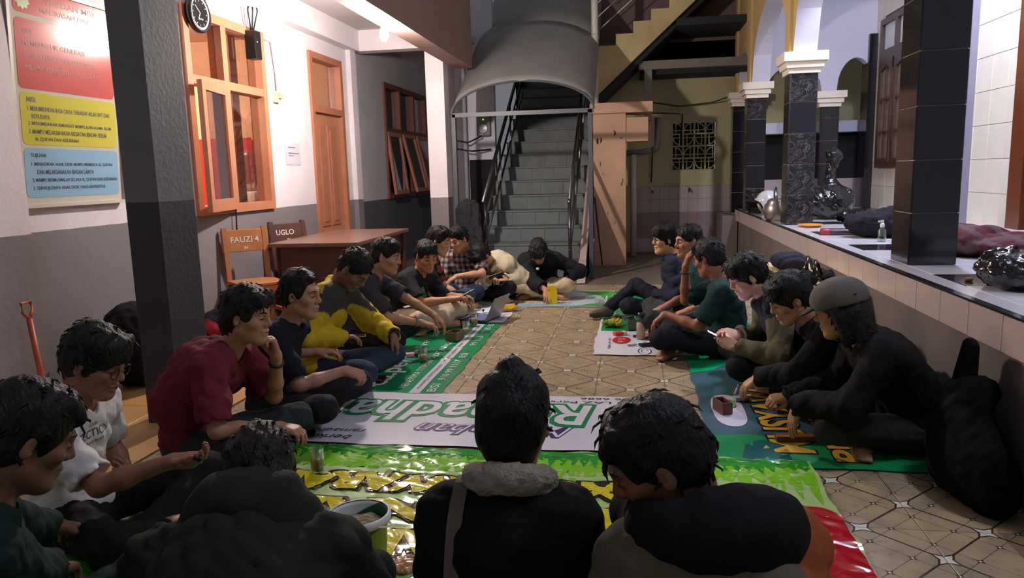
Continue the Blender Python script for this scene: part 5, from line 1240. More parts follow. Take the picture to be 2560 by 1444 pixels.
mb = MB(); mb.lathe([(.001, .006), (.016, .005), (.018, 0)], (0, 0, 0), 14)
bd = mb.build('badge', mat('badge_green', (150, 176, 140), .4), A.o); bd.location = tuple(A.T+np.array([.135, -.03, -.10])); bd.rotation_euler = (0, 1.0, 0)
# ---- right row, far to near
A = person('man with glasses in a navy jacket at the far end of the right row', PY(1664, 598, 6.45), PI-.05, .10, hyaw=.32, hpitch=.02, hair='fringe', shirt=(36, 40, 56), sleeve='long', jacket=.018, collar='coat', wr=.010, pants=(30, 32, 44), lw=PY(1640, 742, 6.35), lhand=dict(dir=(.7, .5, -.3), curl=.35), rw=PY(1650, 745, 6.62), ankles=dict(R=(.62, -.05, .07)), knees=dict(R=(.3, -.7, .6)), skin=(204, 152, 112), shoes=(92, 82, 72), fine=1.15)
add_glasses(A)
A = person('man with a moustache in a dark green t-shirt beside the navy jacket', PY(1722, 603, 5.92), PI, .10, hyaw=.34, hpitch=.05, hair='crop', shirt=(30, 64, 60), pants=(54, 54, 54), lw=PY(1722, 775, 5.6), lhand=dict(curl=.5), rw=PY(1655, 770, 5.95), rhand=dict(dir=(1, .1, -.4), curl=.4), skin=(180, 124, 92), fine=1.15)
mb = MB(); mb.tube([tuple(A.P(.094, -.022, -.050)), tuple(A.P(.102, 0, -.046)), tuple(A.P(.094, .022, -.050))], [.003, .005, .003], 6); mb.build('moustache', mat('brow'), A.o, True)
A = person('man in a dark green t-shirt and watch scratching his head', PY(1772, 645, 5.20), PI-.1, .10, hyaw=-.55, hpitch=.30, hair='short', shirt=(26, 52, 50), pants=(30, 30, 36), rw=PY(1713, 668, 5.34), rhand=dict(dir=(-.28, .1, 1), up=(1, .2, .2), curl=.5), rpole=(.7, -.2, -1), lw=PY(1662, 785, 5.10), lhand=dict(dir=(.8, .1, -.7), up=(.7, 0, .7), curl=.35), lpole=(-.2, .4, -.7), skin=(160, 108, 80))
add_watch(A, 'R', (60, 60, 62), (196, 198, 200)); on_chest(A, 'shirt_print', 'JAVA', (.35, .33), .10, .035, (190, 196, 190)); on_chest(A, 'shirt_print', '_', (.35, .29), .09, .02, (196, 196, 60))
def vest(V, c, A):
    torso = np.zeros(len(V), bool)
    for s in 'LR':
        ax = A.E[s]-A.S[s]; t = np.clip(((V-A.S[s])@ax)/(ax@ax), -1, 2); dist = np.linalg.norm(V-(A.S[s]+np.clip(t, 0, 1)[:, None]*ax), axis=1)
        torso |= (t > .22) & (dist < .11) & (np.abs(V[:, 1]) > .13)
        ax2 = A.W[s]-A.E[s]; t2 = np.clip(((V-A.E[s])@ax2)/(ax2@ax2), 0, 1); torso |= np.linalg.norm(V-(A.E[s]+t2[:, None]*ax2), axis=1) < .075
    c[:] = lcol((40, 38, 40)); c[torso] = lcol((98, 92, 66)); return c
A = person('man in a black vest over olive sleeves, face lit by the phone in his hands', PY(1868, 690, 4.50), PI+.02, .34, ankles=dict(L=(.20, -.09, .06), R=(.25, .07, .06)), knees=dict(L=(.3, 1., .3), R=(.3, -1., .3)),  hyaw=.12, hpitch=.42, hair='fringe', shirt=(40, 38, 40), shirt_col=vest, sleeve='long', jacket=.016, collar='coat', pants=(26, 26, 32), lw=PY(1846, 868, 4.34), lhand=dict(dir=(1, -.45, .35), up=(0, -.6, -.6), curl=.55), rw=PY(1848, 838, 4.58), rhand=dict(dir=(1, .35, .25), up=(0, .5, .6), curl=.4), skin=(206, 158, 130), fine=1.15, wr=.008)
R4 = A
A = person('man in a black jacket bending to a wooden box with a cigarette in his hand', PY(1974, 745, 3.95), PI+.04, .42, ankles=dict(L=(.20, -.09, .06), R=(.25, .07, .06)), knees=dict(L=(.3, 1., .3), R=(.3, -1., .3)),  hyaw=.15, hpitch=.45, hair='fringe', shirt=BK, sleeve='long', jacket=.016, collar='coat', pants=(20, 20, 24), rw=PY(1922, 900, 4.38), rhand=dict(dir=(1, .1, .05), up=(-.1, 0, 1), curl=.75), rpole=(-.3, -.8, -.3), lw=PY(1898, 942, 4.05), lhand=dict(dir=(1, -.1, -.8), up=(.8, .1, .7), curl=.35, spread=.6), lpole=(-.3, .6, -.3), skin=(188, 136, 100), fine=1.15)
R5 = A
A = person('man with long black hair and a grey cap in a black sweater', PY(2098, 772, 3.50), PI+.02, .34, ankles=dict(L=(.20, -.09, .06), R=(.25, .07, .06)), knees=dict(L=(.3, 1., .3), R=(.3, -1., .3)),  hyaw=-.42, hpitch=.30, hair='long', shirt=(12, 12, 13), sleeve='long', jacket=.020, pants=(44, 42, 36), rw=PY(1972, 992, 3.74), rhand=dict(dir=(1, .25, -.1), up=(0, .2, 1), curl=.8), lw=PY(1996, 1008, 3.42), lhand=dict(dir=(.25, 0, -1), up=(1, .2, .2), curl=.15, spread=.5), lpole=(-.5, .6, .1), skin=(176, 128, 84), fine=1.1, tufts=170)
R6 = A; Hc, Rh = A.Hc, A.Rh
def hp_(x, y, z): return Hc+Rh@np.array([x, y, z])
cp = lump('cap', [ell(hp_(-.012, 0, .050), (.128, .108, .098), Rh, .02), ell(hp_(-.012, 0, -.055), (.2, .2, .085), Rh, .006, True)], .006, cloth_m, A.o, None, col=(104, 98, 92))
lump('cap_brim', [ell(hp_(.125, 0, .022), (.055, .075, .009), Rh@roty(.25), .01)], .006, cloth_m, A.o, None, col=(62, 60, 58))
mb = MB(); mb.tube([tuple(hp_(-.09+.02*math.cos(a), .075*math.sin(a)*1.1, .06)) for a in [PI/2+PI*i/10 for i in range(11)]], .005, 6); mb.build('cap_strap', black_m, A.o, True)
mb = MB(); w_ = A.W['L']; mb.tube([tuple(w_+np.array([.006, 0, -.012])+.029*np.array([math.cos(a), math.sin(a), .1*math.sin(a)])) for a in [2*PI*i/14 for i in range(15)]], .0035, 6); mb.build('wrist_band', mat('band_skin', (150, 110, 80), .6), A.o, True)
# ---- front row, backs to the camera
A = person('man in an olive hooded jacket with his back to the camera', PY(652, 1188, 1.78), PI/2+.22, .34, hyaw=.1, hpitch=.45, hair='swept', shirt=(34, 39, 31), sleeve='long', jacket=.042, pants=(30, 32, 34), fine=1.15, slouch=.10, shoulder=1.22, wr=.010, fat=1.15, haircol=(26, 20, 18))
T = A.T
Hc = A.Hc
lump('hood', [ell(Hc+np.array([-.120, 0, -.050]), (.115, .165, .135), roty(-.45), .03), cap(Hc+np.array([-.13, .10, -.13]), Hc+np.array([-.13, -.10, -.13]), .09, None, .06), cap(T+np.array([-.02, .17, -.01]), T+np.array([.08, .12, -.06]), .055, .04, .06), cap(T+np.array([-.02, -.17, -.01]), T+np.array([.08, -.12, -.06]), .055, .04, .06),
    ell(Hc+np.array([.015, 0, .03]), (.130, .125, .15), None, .015, True), cap(Hc+np.array([.02, 0, 0]), T+np.array([.07, 0, -.02]), .095, .085, .02, True)], .008, cloth_m, A.o, lambda P: .008*waves(P, 8, 8., 4)+.006*waves(P, 9, 15., 3), col=(38, 43, 35))
A = person('man with a topknot in a black coat with a woolly collar', PY(1283, 1052, 1.70), PI/2, .14, hyaw=.02, hpitch=.05, hair='bun', shirt=(8, 9, 10), sleeve='long', jacket=.024, pants=(46, 56, 74), fine=1.15, shoulder=.84, fat=.98, lpole=(-.4, .15, -1), rpole=(-.4, -.15, -1), lw=('l', .26, .10, .22), rw=('l', .26, -.10, .22), wr=.005, haircol=(14, 12, 12), tufts=36)
T = A.T; pr = []
for i in range(16):
    a0 = PI*.12+2*PI*.88*i/16; a1 = PI*.12+2*PI*.88*(i+1)/16; q = lambda a: T+np.array([.068*math.cos(a)-.012, .080*math.sin(a), .046-.03*math.cos(a)]); pr.append(cap(q(a0), q(a1), .030, None, .02))
lump('woolly_collar', pr, .006, mat('fleece', (150, 138, 122), .95, .2, 60., bump=1., bscale=130., attr=True), A.o, lambda P: .005*waves(P, 8, 30., 6)+.004*waves(P, 9, 48., 5), col=(158, 146, 130))
bv = BVHTree.FromPolygons([tuple(v) for v in A.shirtV], [tuple(f) for f in A.shirtF]); pts = []
for i in range(44):
    if i < 10: src, dr = Vector((.06-.018*i, .105, 1.2)), Vector((0, 0, -1))
    else: src, dr = Vector((-.6, .105-.03*(i-10)/33, max(.05, pts[9][2]-.03-.50*(i-10)/33) if len(pts) > 9 else .5)), Vector((1, 0, 0))
    h = bv.ray_cast(src, dr, 2.)
    if h[0] is not None: pts.append(h[0]-dr*.009)
mb = MB(); n = len(pts)
for i in range(1, n-1): pts[i] = pts[i-1]*.25+pts[i]*.5+pts[i+1]*.25
vs = [tuple(p+Vector((0, s*.017, 0))) for p in pts for s in (-1, 1)]; mb.add(vs, [(2*i, 2*i+1, 2*i+3, 2*i+2) for i in range(n-1)])
mb.build('bag_strap', mat('strap_brown', (92, 78, 66), .7), A.o)
def khaki(V, c, A):
    c[:] = lcol((92, 84, 68)); d = (V-A.T)@nrm(np.array([0, 0, .115])-A.T)
    up = (d < .22) & (V[:, 1] < -.09); c[up] = lcol((150, 78, 40)); return c
A = person('man in a khaki and orange jacket with a black hood, head bowed', PY(1645, 1150, 1.50), PI/2+.30, .17, side=.12, hyaw=1.30, hpitch=.50, hroll=-.05, hair='short', shirt=(92, 84, 68), shirt_col=khaki, sleeve='long', jacket=.028, pants=(60, 62, 70), fine=1.25, shoulder=.95, fat=1.0, lpole=(-.4, .2, -1), rpole=(-.4, -.2, -1), wr=.008, skin=(132, 84, 60), haircol=(16, 14, 14), slouch=.08, tufts=90)
T = A.T
lump('hood', [ell(T+np.array([-.08, -.02, .025]), (.105, .16, .095), roty(-.4), .03), cap(T+np.array([-.04, .125, .035]), T+np.array([.13, .09, -.02]), .056, .054, .05), cap(T+np.array([-.04, -.13, .02]), T+np.array([.12, -.07, -.04]), .058, .052, .05), cap(T+np.array([.12, .10, -.02]), T+np.array([.14, -.06, -.05]), .055, None, .05),
    cap(A.Hc+A.Rh@np.array([0, 0, .02]), T+np.array([.03, 0, 0]), .092, .075, .02, True)], .008, cloth_m, A.o, lambda P: .006*waves(P, 8, 8., 4)+.004*waves(P, 9, 15., 3), col=(14, 14, 16))
# ------------------------------------------------------------------ furniture and things along the left wall
wood_r = mat('desk_wood', (76, 46, 42), .42, .2, 4., stretch=(1, .25, 1)); wood_t = mat('desk_top', (122, 90, 80), .3, .15, 5., stretch=(1, .2, 1)); wood_o = mat('chair_wood', (172, 112, 66), .42, .2, 6.); wood_d = mat('chair_wood_dark', (80, 50, 42), .45, .2, 6.)
chalk = mat('chalk', (214, 206, 200), .9)
dk = thing('desk', 'reddish brown wooden desk against the left wall near the orange door', 'desk', (-2.76, 6.85, 0), .02)
mb = MB(); mb.box(-.42, .40, -.80, .80, .71, .745, bev=.006); mb.build('desk_top', wood_t, dk)
mb = MB(); mb.box(-.37, .35, -.73, -.70, .04, .71); mb.build('front_panel', wood_r, dk)
mb = MB(); mb.box(.32, .35, -.70, .70, .50, .71); mb.build('side_apron', wood_r, dk)
mb = MB(); mb.box(-.37, .35, .70, .73, .04, .71); mb.build('back_panel', wood_r, dk)
for y in (-.73, .66):
    mb = MB(); mb.box(.34, .38, y, y+.07, 0, .71); mb.build('leg', wood_r, dk)
    mb = MB(); mb.box(-.38, -.34, y, y+.07, 0, .71); mb.build('leg', wood_r, dk)
mb = MB(); mb.box(.31, .34, -.66, .66, .06, .50); mb.build('side_panel', wood_r, dk)
def chair(label, loc, rz, mm, writing):
    c = thing('wooden_chair', label, 'chair', loc, rz, 'school chairs by the left wall')
    mb = MB(); mb.box(-.19, .20, -.19, .19, .43, .455, bev=.006); mb.build('seat', mm, c)
    for y in (-.17, .17):
        mb = MB(); mb.bar((-.18, y, 0), (-.19, y, .44), .04, .035); mb.bar((-.19, y, .44), (-.24, y, .90), .04, .035); mb.build('back_leg', mm, c)
        mb = MB(); mb.bar((.17, y, 0), (.17, y, .43), .04); mb.build('front_leg', mm, c)
        mb = MB(); mb.bar((-.18, y, .2), (.17, y, .2), .02, .03); mb.build('stretcher', mm, c)
    mb = MB(); mb.bar((.175, -.17, .40), (.175, .17, .40), .02, .05); mb.build('apron', mm, c)
    bp = empty('back_plank', (-.225, 0, .78), 0); bp.parent = c; bp.rotation_euler = (0, -.11, 0)
    mb = MB(); mb.box(-.012, .012, -.20, .20, -.09, .10, bev=.005); mb.build('plank', mm, bp)
    lettering('chalk_writing', writing, (.0135, -.13, -.01), (0, 1, 0), (0, 0, 1), .07, chalk, bp, .001, .001); lettering('chalk_writing', 'IN', (.0135, -.02, -.07), (0, 1, 0), (0, 0, 1), .035, chalk, bp, .001, .001)
    return c
chair('orange brown wooden chair with FAUZI chalked on its back beside the desk', (-3.16, 5.80, 0), -.75, wood_o, 'FAUZI 4')
chair('dark wooden chair with white writing standing behind the desk', (-3.12, 6.60, 0), -.6, wood_d, 'UGLO')
# notice board
nb = empty('notice_board', (-3.585, 0, 1.17)); nb.rotation_euler = (0, .055, 0); tag(nb, 'framed notice board with red, yellow and blue text panels on the left wall', 'notice board')
Y0, Y1, ZH = 3.86, 4.79, 1.30
mb = MB(); mb.box(0, .02, Y0+.02, Y1-.02, .02, ZH-.02); mb.build('board_sheet', mat('board_white', (206, 200, 188), .12, .05, 3., bump=.25, bscale=4., spec=.6), nb)
mb = MB(); rect_frame(mb, -.005, .035, Y0, Y1, 0, ZH, .022); mb.build('board_frame', mat('board_frame', (212, 206, 194), .35), nb)
def panel(z0, z1, col):
    n = 6; r = .035; pts = []
    for cy, cz, a0 in ((Y1-.06-r, z1-r, 0), (Y0+.06+r, z1-r, PI/2), (Y0+.06+r, z0+r, PI), (Y1-.06-r, z0+r, 1.5*PI)):
        pts += [(cy+r*math.cos(a0+PI/2*i/n), cz+r*math.sin(a0+PI/2*i/n)) for i in range(n+1)]
    mb = MB(); mb.prism(pts, 'x', .0202, .0215); return mb.build('text_panel', mat('panel_%d_%d' % (col[0], col[2]), col, .15, .05, 3., spec=.6), nb)
rp, yp, bp_ = (206, 100, 94), (208, 200, 84), (150, 190, 218)
panel(1.13, 1.275, rp); panel(.70, 1.10, rp); panel(.375, .68, yp); panel(.06, .355, bp_)
ink = mat('ink', (36, 40, 66), .5)
def line(t, y, z, w, h=.030, m=ink): lettering('lettering', t, (.0222, y, z), (0, 1, 0), (0, 0, 1), .1, m, nb, .0006, .0003, box=(w, h))
inkr = mat('ink_red', (150, 56, 52), .5)
line('VISI DAN MISI', 4.16, 1.21, .42, .035, inkr); line('MADRASAH DINIYAH', 4.12, 1.155, .52, .03, inkr)
line('VISI:', 3.97, 1.02, .08, .028, inkr); line('MEMBENTUK GENERASI', 3.97, .95, .50, .03, inkr); line('YANG BERIMAN DAN BERTAQWA', 3.97, .88, .6, .03, inkr); line('AGAMA ISLAM SESUAI ALQUR\'AN', 3.97, .81, .62, .03, inkr)
line('MISI:', 3.97, .625, .07); line('1. MENUMBUHKAN RASA CINTA TERHADAP ALLAH SWT DAN', 3.97, .575, .70, .027); line('ROSULNYA', 4.00, .53, .14, .027); line('2. MENUMBUHKAN SEMANGAT MEMPELAJARI AGAMA ISLAM', 3.97, .485, .71, .027); line('3. MAMPU MELAKSANAKAN KEGIATAN IBADAH SESUAI', 3.97, .44, .66, .027); line('AL QUR\'AN DAN ASSUNNAH', 4.01, .395, .36, .027)
line('TUJUAN:', 3.97, .295, .12, .03); line('1. MENJADIKAN ANAK DIDIK MAMPU MEMBACA AL QUR\'AN', 3.97, .245, .70, .027); line('DAN MELAKSANAKAN IBADAH LAINYA', 4.01, .20, .48, .027); line('2. MAMPU BERMUAMALAH SECARA AL QUR\'AN DAN ASSUNNAH', 3.97, .150, .74, .027); line('3. TERWUJUDNYA ANAK DIDIK YANG BERPRESTASI', 3.97, .10, .62, .027)
mb = MB(); mb.prism([(3.99+.06*(1 if i % 2 else .75)*math.cos(PI*i/10), 1.205+.06*(1 if i % 2 else .75)*math.sin(PI*i/10)) for i in range(20)], 'x', .0216, .0224); mb.build('emblem', mat('emblem_green', (120, 140, 60), .3), nb)
# clock
p = PX(495, 33, -3.44); ck = thing('wall_clock', 'round black wall clock with a white rim hung over the window frame', 'clock', tuple(p)); ck.rotation_euler = (0, PI/2, 0)
mb = MB(); mb.lathe([(.001, -.02), (.15, -.02), (.155, 0), (.15, .025), (.135, .03), (.128, .018)], (0, 0, 0), 40); mb.build('clock_case', black_m, ck, True)
mb = MB(); mb.lathe([(.128, .017), (.124, .021), (.114, .021), (.110, .017)], (0, 0, 0), 40); mb.build('clock_rim', mat('clock_white', (222, 220, 222), .3), ck, True)
mb = MB(); mb.lathe([(.001, .015), (.128, .015)], (0, 0, 0), 40); mb.build('clock_dial', mat('dial_black', (22, 22, 26), .25), ck)
for a, l, w_ in ((.9, .085, .006), (2.6, .055, .008)):
    mb = MB(); mb.bar((0, 0, .019), (l*math.cos(a+PI), l*math.sin(a+PI), .019), w_, .002); mb.build('clock_hand', mat('clock_white'), ck)
lettering('lettering', 'Quartz', (.05, -.03, .016), (0, 1, 0), (-1, 0, 0), .025, mat('clock_white'), ck, 0, .0005)
for i in range(12):
    a = PI*i/6; mb = MB(); mb.bar((.088*math.cos(a), .088*math.sin(a), .0165), (.102*math.cos(a), .102*math.sin(a), .0165), .005, .001); mb.build('hour_mark', mat('clock_white'), ck)
# speaker box, cables, socket, notice
p = PX(633, 112, -3.43); bx = thing('wall_speaker', 'small black box with cables mounted at the top corner of the window', 'speaker', tuple(p))
mb = MB(); mb.box(-.05, .05, -.06, .06, -.13, .12, bev=.008); mb.build('case', black_m, bx); mb = MB(); ball(mb, (.052, -.02, .02), .006, 5); mb.build('knob', mat('white_plastic'), bx)
for k in range(3):
    y = p[1]+.02*k-.02; mb = MB(); mb.tube([(p[0], y, p[2]+.12), (p[0]+.02*k, y+.03*(k-1), p[2]+.3), (p[0]+.03, y-.05*k+.05, CEIL-.01)], .007, 6); tag(mb.build('cable', cab, None, True), ['left', 'middle', 'right'][k]+'most of three black cables rising from the speaker box', 'cable')
mb = MB(); q = [PX(645, 90, -3.485), PX(676, 105, -3.485), PX(688, 180, -3.485), PX(692, 232, -3.485)]; mb.tube([tuple(x) for x in q], .008, 6); tag(mb.build('conduit_wire', mat('wire_grey', (150, 146, 150), .6), None, True), 'thin grey wire running down the white wall to the socket', 'cable')
p = PX(695, 241, -3.47); sk = thing('wall_socket', 'cream wall socket with a plug beside the orange window', 'socket', tuple(p)); mb = MB(); mb.box(-.03, .01, -.06, .04, -.06, .05, bev=.006); mb.build('socket_plate', mat('socket_cream', (206, 186, 150), .4), sk); mb = MB(); mb.box(.01, .05, -.01, .05, -.02, .04, bev=.008); mb.build('plug', mat('socket_cream'), sk)
p0 = PX(712, 356, -3.497); p1 = PX(752, 412, -3.497); pn = thing('paper_notice', 'white paper notice taped to the wall left of the orange door', 'paper', (-3.497, p0[1], p1[2]))
mb = MB(); mb.box(0, .002, 0, p1[1]-p0[1], 0, p0[2]-p1[2]); mb.build('sheet', mat('paper_white', (196, 196, 208), .7), pn)
for k, (t, z, w_) in enumerate((('PENGUMUMAN', .17, .16), ('PENERIMAAN SANTRI BARU', .11, .24), ('TAHUN INI', .085, .12))): lettering('lettering', t, (.003, .06, z), (0, 1, 0), (0, 0, 1), .1, mat('ink'), pn, 0, .0003, box=(w_, .014))
mb = MB(); q = [PX(583, 440, -3.46), PX(590, 520, -3.46), PX(592, 580, -3.46)]; mb.tube([tuple(q[0]), tuple(q[1]), tuple(q[2])], .006, 6); tag(mb.build('cable', cab, None, True), 'thin dark cable hanging below the window sill', 'cable')
# shovel handle, bags by the column
p = PX(66, 772, -3.42); sv = thing('shovel_handle', 'orange shovel handle with a D grip leaning on the left wall', 'shovel', (-3.36, p[1], 0)); mo = mat('handle_orange', (196, 92, 60), .45, .1)
mb = MB(); mb.tube([(0, 0, .0), (-.05, 0, .55)], .016, 10); mb.build('shaft', mo, sv, True)
mb = MB(); mb.tube([(-.05, 0, .55), (-.055, -.035, .59), (-.06, -.035, .645), (-.06, .035, .645), (-.055, .035, .59), (-.05, 0, .55)], .009, 8); mb.build('d_grip', mo, sv, True)
bagm = mat('bag_cloth', (24, 24, 28), .9, .15, 12., bump=.6, bscale=18., attr=True, spec=.15)
tag(lump('black_heap', [ell((-3.22, 4.28, .26), (.20, .26, .28), None, .05), ell((-3.06, 4.22, .18), (.12, .18, .16), None, .05)], .014, bagm, None, folds(2, 7.199999999999999, 0.011000000000000001), col=(26, 25, 28)), 'black cloth bag slumped by the wall behind the grey column', 'bag')
rb = lump('travel_bag', [ell((-3.08, 5.05, .17), (.16, .22, .18), None, .05)], .013, bagm, None, folds(4, 8.4, 0.011000000000000001), col=lambda V: np.where((np.sin(V[:, 1:2]*30) > .6), np.array(S((150, 40, 50)))[None], np.array(S((28, 26, 34)))[None])); tag(rb, 'dark bag with red stripes behind the man in maroon', 'bag')
tag(lump('plastic_bag', [ell((-2.85, 4.98, .15), (.09, .12, .15), None, .03)], .011, mat('white_sack', (206, 206, 206), .3, .05, 6., bump=.5, bscale=16.), None, folds(6, 10.799999999999999, 0.013200000000000002)), 'white plastic bag beside the dark striped bag', 'plastic bag')
# jacket hung on the stair railing
jk = lump('hanging_jacket', [ell((-1.97, 8.80, .93), (.11, .07, .07), None, .05), cap((-2.06, 8.78, .88), (-2.10, 8.74, .34), .055, .040, .03), cap((-1.88, 8.78, .88), (-1.82, 8.72, .42), .05, .035, .03), cap((-2.0, 8.78, .88), (-2.0, 8.75, .28), .07, .085, .03), cap((-1.93, 8.78, .86), (-1.91, 8.75, .30), .06, .075, .03)], .011, cloth_m, None, lambda P: .016*(.45-np.sqrt(np.abs(waves(P*np.array([1, 1, .22], np.float32), 11, 11., 3))+.01))*2+.006*waves(P, 12, 9., 4), col=(40, 41, 48)); tag(jk, 'dark grey jacket hung over the end of the stair railing', 'jacket')
for nm, (x, y) in (('a', (-1.16, 8.35)),):
    fb = thing('cardboard_folder', 'white and tan card folder behind the beige hoodie man', 'folder', (-.93, 8.12, 0), .5); mb = MB(); mb.bar((0, 0, .02), (-.12, .04, .42), .26, .012); mb.build('cover', mat('card_tan', (196, 160, 104), .7), fb); mb = MB(); mb.bar((-.078, .016, .25), (-.127, .036, .43), .24, .014); mb.build('paper_sheet', mat('paper_white'), fb)
# ------------------------------------------------------------------ things on the banners
glm = glass('tumbler_glass', (246, 250, 248), .12, .02); cof = mat('milk_coffee', (186, 140, 96), .4)
def tumbler(label, u, v, h=.095, r=.033, fill=.5, z=.010, cm_=None):
    p = G(u, v); t = thing('drinking_glass', label, 'glass', (p[0], p[1], z))
    mb = MB(); mb.lathe([(.001, .001), (r*.82, .0), (r*.84, .004), (r*1.02, h), (r*.95, h), (r*.79, .008), (.001, .007)], (0, 0, 0), 20); mb.build('tumbler', glm, t, True)
    if fill > 0:
        a = .009; b_ = a+h*fill*.85; rb = r*(.79+.16*fill*.9); mb = MB(); mb.lathe([(.001, a), (r*.775, a), (rb-.0012, b_), (.001, b_)], (0, 0, 0), 20); mb.build('coffee', cm_ or cof, t, True)
    return t
tumbler('glass of milk coffee on the shiny green banner in front of the olive jacket', 795, 1188, .11, .034, .52, .02, mat('dark_coffee', (140, 98, 70), .4)); tumbler('half full glass of milk coffee on the green zakat banner beside a pink pack', 1060, 905, .10, .036, .42, .012); tumbler('nearer of the two coffee glasses beside the laptop', 1166, 836, .10, .034, .40, .012); tumbler('farther of the two coffee glasses, touching the laptop', 1186, 817, .095, .033, .75)
tumbler('empty glass on the far banner behind the laptop', 1238, 755, .085, .036, 0); tumbler('empty greenish glass at the corner of the far green banner', 1499, 777, .10, .037, 0)
def open_box(name, label, u, v, sx, sy, sz, rz, col, cat='box', z=.011):
    p = G(u, v); t = thing(name, label, cat, (p[0], p[1], z), rz); m = mat('box_%d_%d_%d' % col, col, .5, .2, 9.); w_ = .008
    for nm, b in (('bottom', (-sx/2, sx/2, -sy/2, sy/2, 0, .006)), ('side', (-sx/2, -sx/2+w_, -sy/2, sy/2, .006, sz)), ('side', (sx/2-w_, sx/2, -sy/2, sy/2, .006, sz)), ('side', (-sx/2+w_, sx/2-w_, -sy/2, -sy/2+w_, .006, sz)), ('side', (-sx/2+w_, sx/2-w_, sy/2-w_, sy/2, .006, sz))):
        mb = MB(); mb.box(*b); mb.build(nm, m, t)
    return t
open_box('wooden_box', 'small open wooden box used as ashtray on the green zakat banner', 1137, 851, .10, .13, .065, -.25, (112, 88, 58)); open_box('wooden_box', 'dark open box beside the laptop coffee glasses', 1150, 815, .10, .12, .04, .2, (64, 48, 42)); open_box('wooden_box', 'open reddish wooden box on the teal banner under the reaching hand', 1806, 1032, .058, .115, .062, .35, (96, 50, 40)); open_box('green_box', 'small green box with a white emblem between the bananas and the bottle', 1580, 826, .075, .075, .085, .2, (70, 84, 60))
def pack(label, u, v, rz, c1, c2, sx=.055, sy=.085, sz=.022, z=.012):
    p = G(u, v); t = thing('cigarette_pack', label, 'cigarette pack', (p[0], p[1], z), rz)
    mb = MB(); mb.box(-sx/2, sx/2, -sy/2, sy*.2, 0, sz, bev=.002); mb.build('pack_body', mat('pack_%d_%d_%d' % c1, c1, .35), t); mb = MB(); mb.box(-sx/2, sx/2, sy*.2, sy/2, 0, sz, bev=.002); mb.build('pack_lid', mat('pack_%d_%d_%d' % c2, c2, .35), t); return t
pack('dark and white cigarette pack in front of the black tray', 918, 972, -.5, (54, 44, 42), (196, 190, 184), .06, .09, .03); pack('pink and white cigarette pack near the fingers of the yellow jacket', 1030, 893, -1.2, (196, 150, 176), (60, 40, 60)); pack('red and white cigarette pack on the white banner by the bottle', 1550, 840, -1.1, (196, 50, 54), (206, 200, 196), .055, .10, .024); pack('purple cigarette pack behind the right bananas', 1571, 800, -.9, (80, 70, 120), (60, 60, 80)); pack('white and silver pack lying by the wooden box on the teal banner', 1852, 1004, -1.3, (170, 170, 176), (196, 60, 70), .05, .08, .02)
p = G(920, 955); t = thing('black_tray', 'long black lacquer tray with a copper rim on the green zakat banner', 'tray', (p[0], p[1], .012), -.05); mb = MB(); mb.box(-.11, .11, -.045, .045, 0, .012, bev=.003); mb.build('tray_base', black_m, t)
for y in (-.045, .038): 
    mb = MB(); mb.box(-.11, .11, y, y+.007, .012, .026); mb.build('tray_rim', mat('copper', (150, 80, 54), .3, metal=.5), t)
# laptop
p = G(1196, 806); lp = thing('laptop', 'open silver laptop with striped keyboard on the white banner', 'laptop', (p[0], p[1]+.12, .010), -.25)
mb = MB(); mb.box(-.12, .12, -.165, .165, 0, .016, bev=.004); mb.build('laptop_base', mat('laptop_dark', (44, 46, 56), .35, metal=.3), lp)
for i in range(9):
    mb = MB(); mb.box(-.08+.019*i, -.08+.019*i+.013, -.14, .14, .016, .019); mb.build('key_row', mat('key_lilac', (136, 136, 186), .5), lp)
sc = empty('laptop_screen', (.12, 0, .014)); sc.parent = lp; sc.rotation_euler = (0, .45, 0)
mb = MB(); mb.box(-.004, .004, -.165, .165, 0, .225, bev=.003); mb.build('screen_lid', mat('laptop_silver', (150, 152, 160), .35, metal=.6), sc); mb = MB(); mb.box(-.0052, -.0042, -.152, .152, .012, .212); mb.build('display', mat('display_grey', (120, 126, 136), .15), sc)
for k, (u, v, sx, sy, rz, lab) in enumerate(((1232, 776, .21, .297, .3, 'white sheet of paper beside the laptop screen'), (1170, 782, .30, .21, .1, 'white sheet of paper behind the laptop'), (1165, 768, .02, .22, -1.5, None))):
    p = G(u, v)
    if lab:
        mb = MB(); mb.box(-sx/2, sx/2, -sy/2, sy/2, 0, .0012); o = mb.build('paper_sheet', mat('paper_bright', (222, 224, 232), .6), None, loc=(p[0], p[1], .012)); o.rotation_euler = (0, 0, rz); tag(o, lab, 'paper')
    else:
        mb = MB(); mb.box(-.025, .025, -.13, .13, 0, .022, bev=.004); o = mb.build('pencil_case', mat('maroon_case', (60, 36, 44), .5), None, loc=(p[0], p[1], .011)); o.rotation_euler = (0, 0, rz); tag(o, 'long dark maroon case lying on the far edge of the white banner', 'case')
